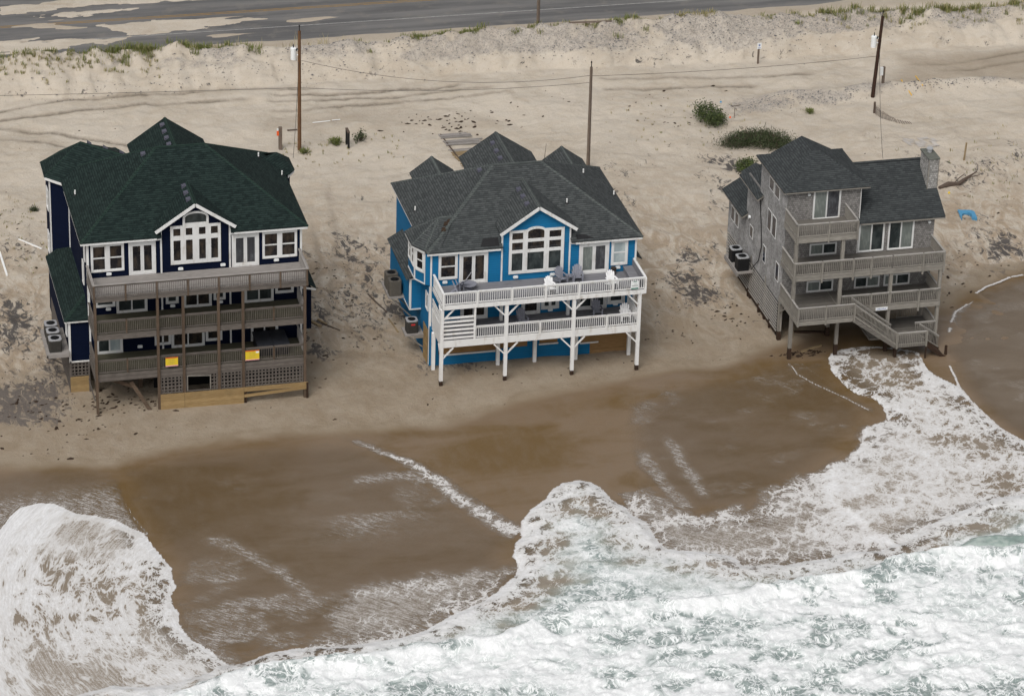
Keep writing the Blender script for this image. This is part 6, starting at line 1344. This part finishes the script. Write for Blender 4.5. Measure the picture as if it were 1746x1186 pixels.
# dune grass along the berm crest: uncountable
def crest_y(x): return 58.9-.03*min(max(x,0),90)+1.0*(float(fbm(np.array([x*.09]),np.array([0.]),3,31)[0])-.5)*2
gb, gd = MB(), MB(); r_ = random.Random(12)
def tuft(x, y, n, h, sp, dryp):
    z0 = G(x,y)
    for i in range(n):
        a = r_.uniform(0,6.28); px_, py_ = x+r_.gauss(0,sp), y+r_.gauss(0,sp); hh = h*r_.uniform(.5,1.2); l = hh*r_.uniform(.2,.7); w = .022
        m = gd if r_.random() < dryp else gb; c, s = math.cos(a), math.sin(a)
        p = Vector((px_,py_,z0-.03)); q = p+Vector((c*l*.4,s*l*.4,hh*.7)); e = p+Vector((c*l,s*l,hh)); sd2 = Vector((-s*w,c*w,0))
        m.face([p-sd2,p+sd2,q+sd2*.8,q-sd2*.8]); m.face([q-sd2*.8,q+sd2*.8,e])
for (xa,xb,dens,h,dry) in ((-14,11,3.2,.40,.25),(9,13,7,.75,.15),(12,22,3.0,.55,.15),(30,33,1.2,.3,.3),(34,41,4.2,.5,.15),(41,46,1.6,.35,.3),(45,51,2.2,.4,.25),(51.5,55,5.5,.5,.12),(55,60,1.5,.4,.6),(58,61.5,3,.45,.85),(64,71,2.6,.4,.4),(70,86,3.8,.6,.35),(80,110,3,.6,.4)):
    for i in range(int((xb-xa)*dens*2.2)):
        x = r_.uniform(xa,xb); y = crest_y(x)+r_.gauss(.9,.7); tuft(x,y,26,h,.2,dry)
for i in range(230): x = -9+22*r_.random()**.9; y = crest_y(x)-abs(r_.gauss(.5,1.1))-.2; tuft(x,y,r_.randint(4,12),.32,.09,.7)
for i in range(90): x = r_.uniform(9,31); tuft(x, crest_y(x)+2.0+r_.random()*1.2, 3, 1.25, .15, 1)
for i in range(60): x = r_.uniform(20,30); y = r_.uniform(38,43); tuft(x,y,5,.22,.06,.7)
for i in range(140): x = 80+r_.gauss(0,6); y = 27+r_.gauss(0,4); tuft(x,y,5,.25,.10,.6)
for i in range(60): x = 54+r_.gauss(0,3.4); y = 40+r_.gauss(0,3); tuft(x,y,4,.22,.06,.85)
for i in range(30): x = r_.uniform(70,90); y = crest_y(x)-r_.uniform(.6,2.2); tuft(x,y,8,.35,.12,.6)
for i in range(40): x = r_.uniform(-3,.2); y = r_.uniform(22,36); tuft(x,y,6,.2,.1,.5)
o = gb.build('dune_grass', MT['grass']); tag(o, 'green dune grass growing along the top of the sand berm', 'grass', kind='stuff')
o = gd.build('dry_dune_grass', MT['grassdry']); tag(o, 'dry straw-coloured dune grass and seed stalks scattered along the berm', 'grass', kind='stuff')
# seaweed wrack and dark fragments: uncountable
sw_ = MB()
def clod(m, x, y, s, z0=None):
    z0 = G(x,y) if z0 is None else z0; n = r_.randint(5,8); a0 = r_.random()*6; el = r_.uniform(1,2.6); rot = r_.gauss(.3,.6)
    R_ = []
    for k in range(n):
        a = a0+6.283*k/n; u = math.cos(a)*s*el*r_.uniform(.6,1.2); v = math.sin(a)*s*r_.uniform(.6,1.2); R_.append((x+u*math.cos(rot)-v*math.sin(rot), y+u*math.sin(rot)+v*math.cos(rot)))
    top = (x,y,z0+s*r_.uniform(.3,.8))
    for k in range(n): a, b = R_[k], R_[(k+1)%n]; m.face([(a[0],a[1],z0-.02),(b[0],b[1],z0-.02),top])
for cx_,cy_,sx2,sy2,n,s in ((2.0,1.2,1.9,.9,80,.09),(-2,.5,2.2,2.2,70,.10),(-5,3,2,4,50,.08),(16.2,12,.7,5,75,.07),(17.5,20,1.2,3,25,.05),(19.5,16,1,3,40,.07),(21.5,12,1,2.5,30,.06),(20,8,1.5,2,20,.06),(31,.6,5,.8,30,.06),(44.5,9,2.0,2.0,45,.07),(42.6,5,1.3,1.5,16,.07),(47.5,9,1,2.3,30,.08),(63.5,9,1.6,1.6,32,.08),(67,12.5,2,1.2,30,.07),(50.8,.3,.9,.35,55,.10),(35,45,3,1.1,60,.10),(37,43.8,2,.6,16,.10),(52,41,3,3.5,45,.07),(8,43,8,5,30,.06),(50,47,6,.6,14,.09),(5,-1.5,5,1,20,.05),(24,-5,8,2,12,.05),(75,22,6,5,50,.06),(-1.5,27,1,5,30,.07)):
    for i in range(n): clod(sw_, r_.gauss(cx_,sx2), r_.gauss(cy_,sy2), s*r_.uniform(.5,1.7))
o = sw_.build('seaweed_wrack', MT['weed']); tag(o, 'scattered dark clumps of seaweed and bark on the beach sand', 'seaweed', kind='stuff')
st_ = MB()
for cx_,cy_,sx2,sy2,n in ((18.5,58,1.6,1,160),(28,58.2,4,1.4,420),(35.5,58.3,2.6,1.2,260),(51,56,3.5,1.6,260),(62,56,7,1.8,700),(73,57,6,1.6,600),(60.5,43.3,3,1.2,260),(66,43.4,2.5,.8,220),(75.5,44,1.5,.5,160),(80,44,3,.5,200),(85,56,6,1.2,300),(9,55,6,1,150),(25,54.5,10,.7,160),(45,55.2,8,.6,150)):
    for i in range(n): clod(st_, r_.gauss(cx_,sx2), r_.gauss(cy_,sy2), .034*r_.uniform(.5,1.8))
o = st_.build('pebbles', MT['stone']); tag(o, 'dark pebbles and broken asphalt scattered over the berm slope', 'pebbles', kind='stuff')
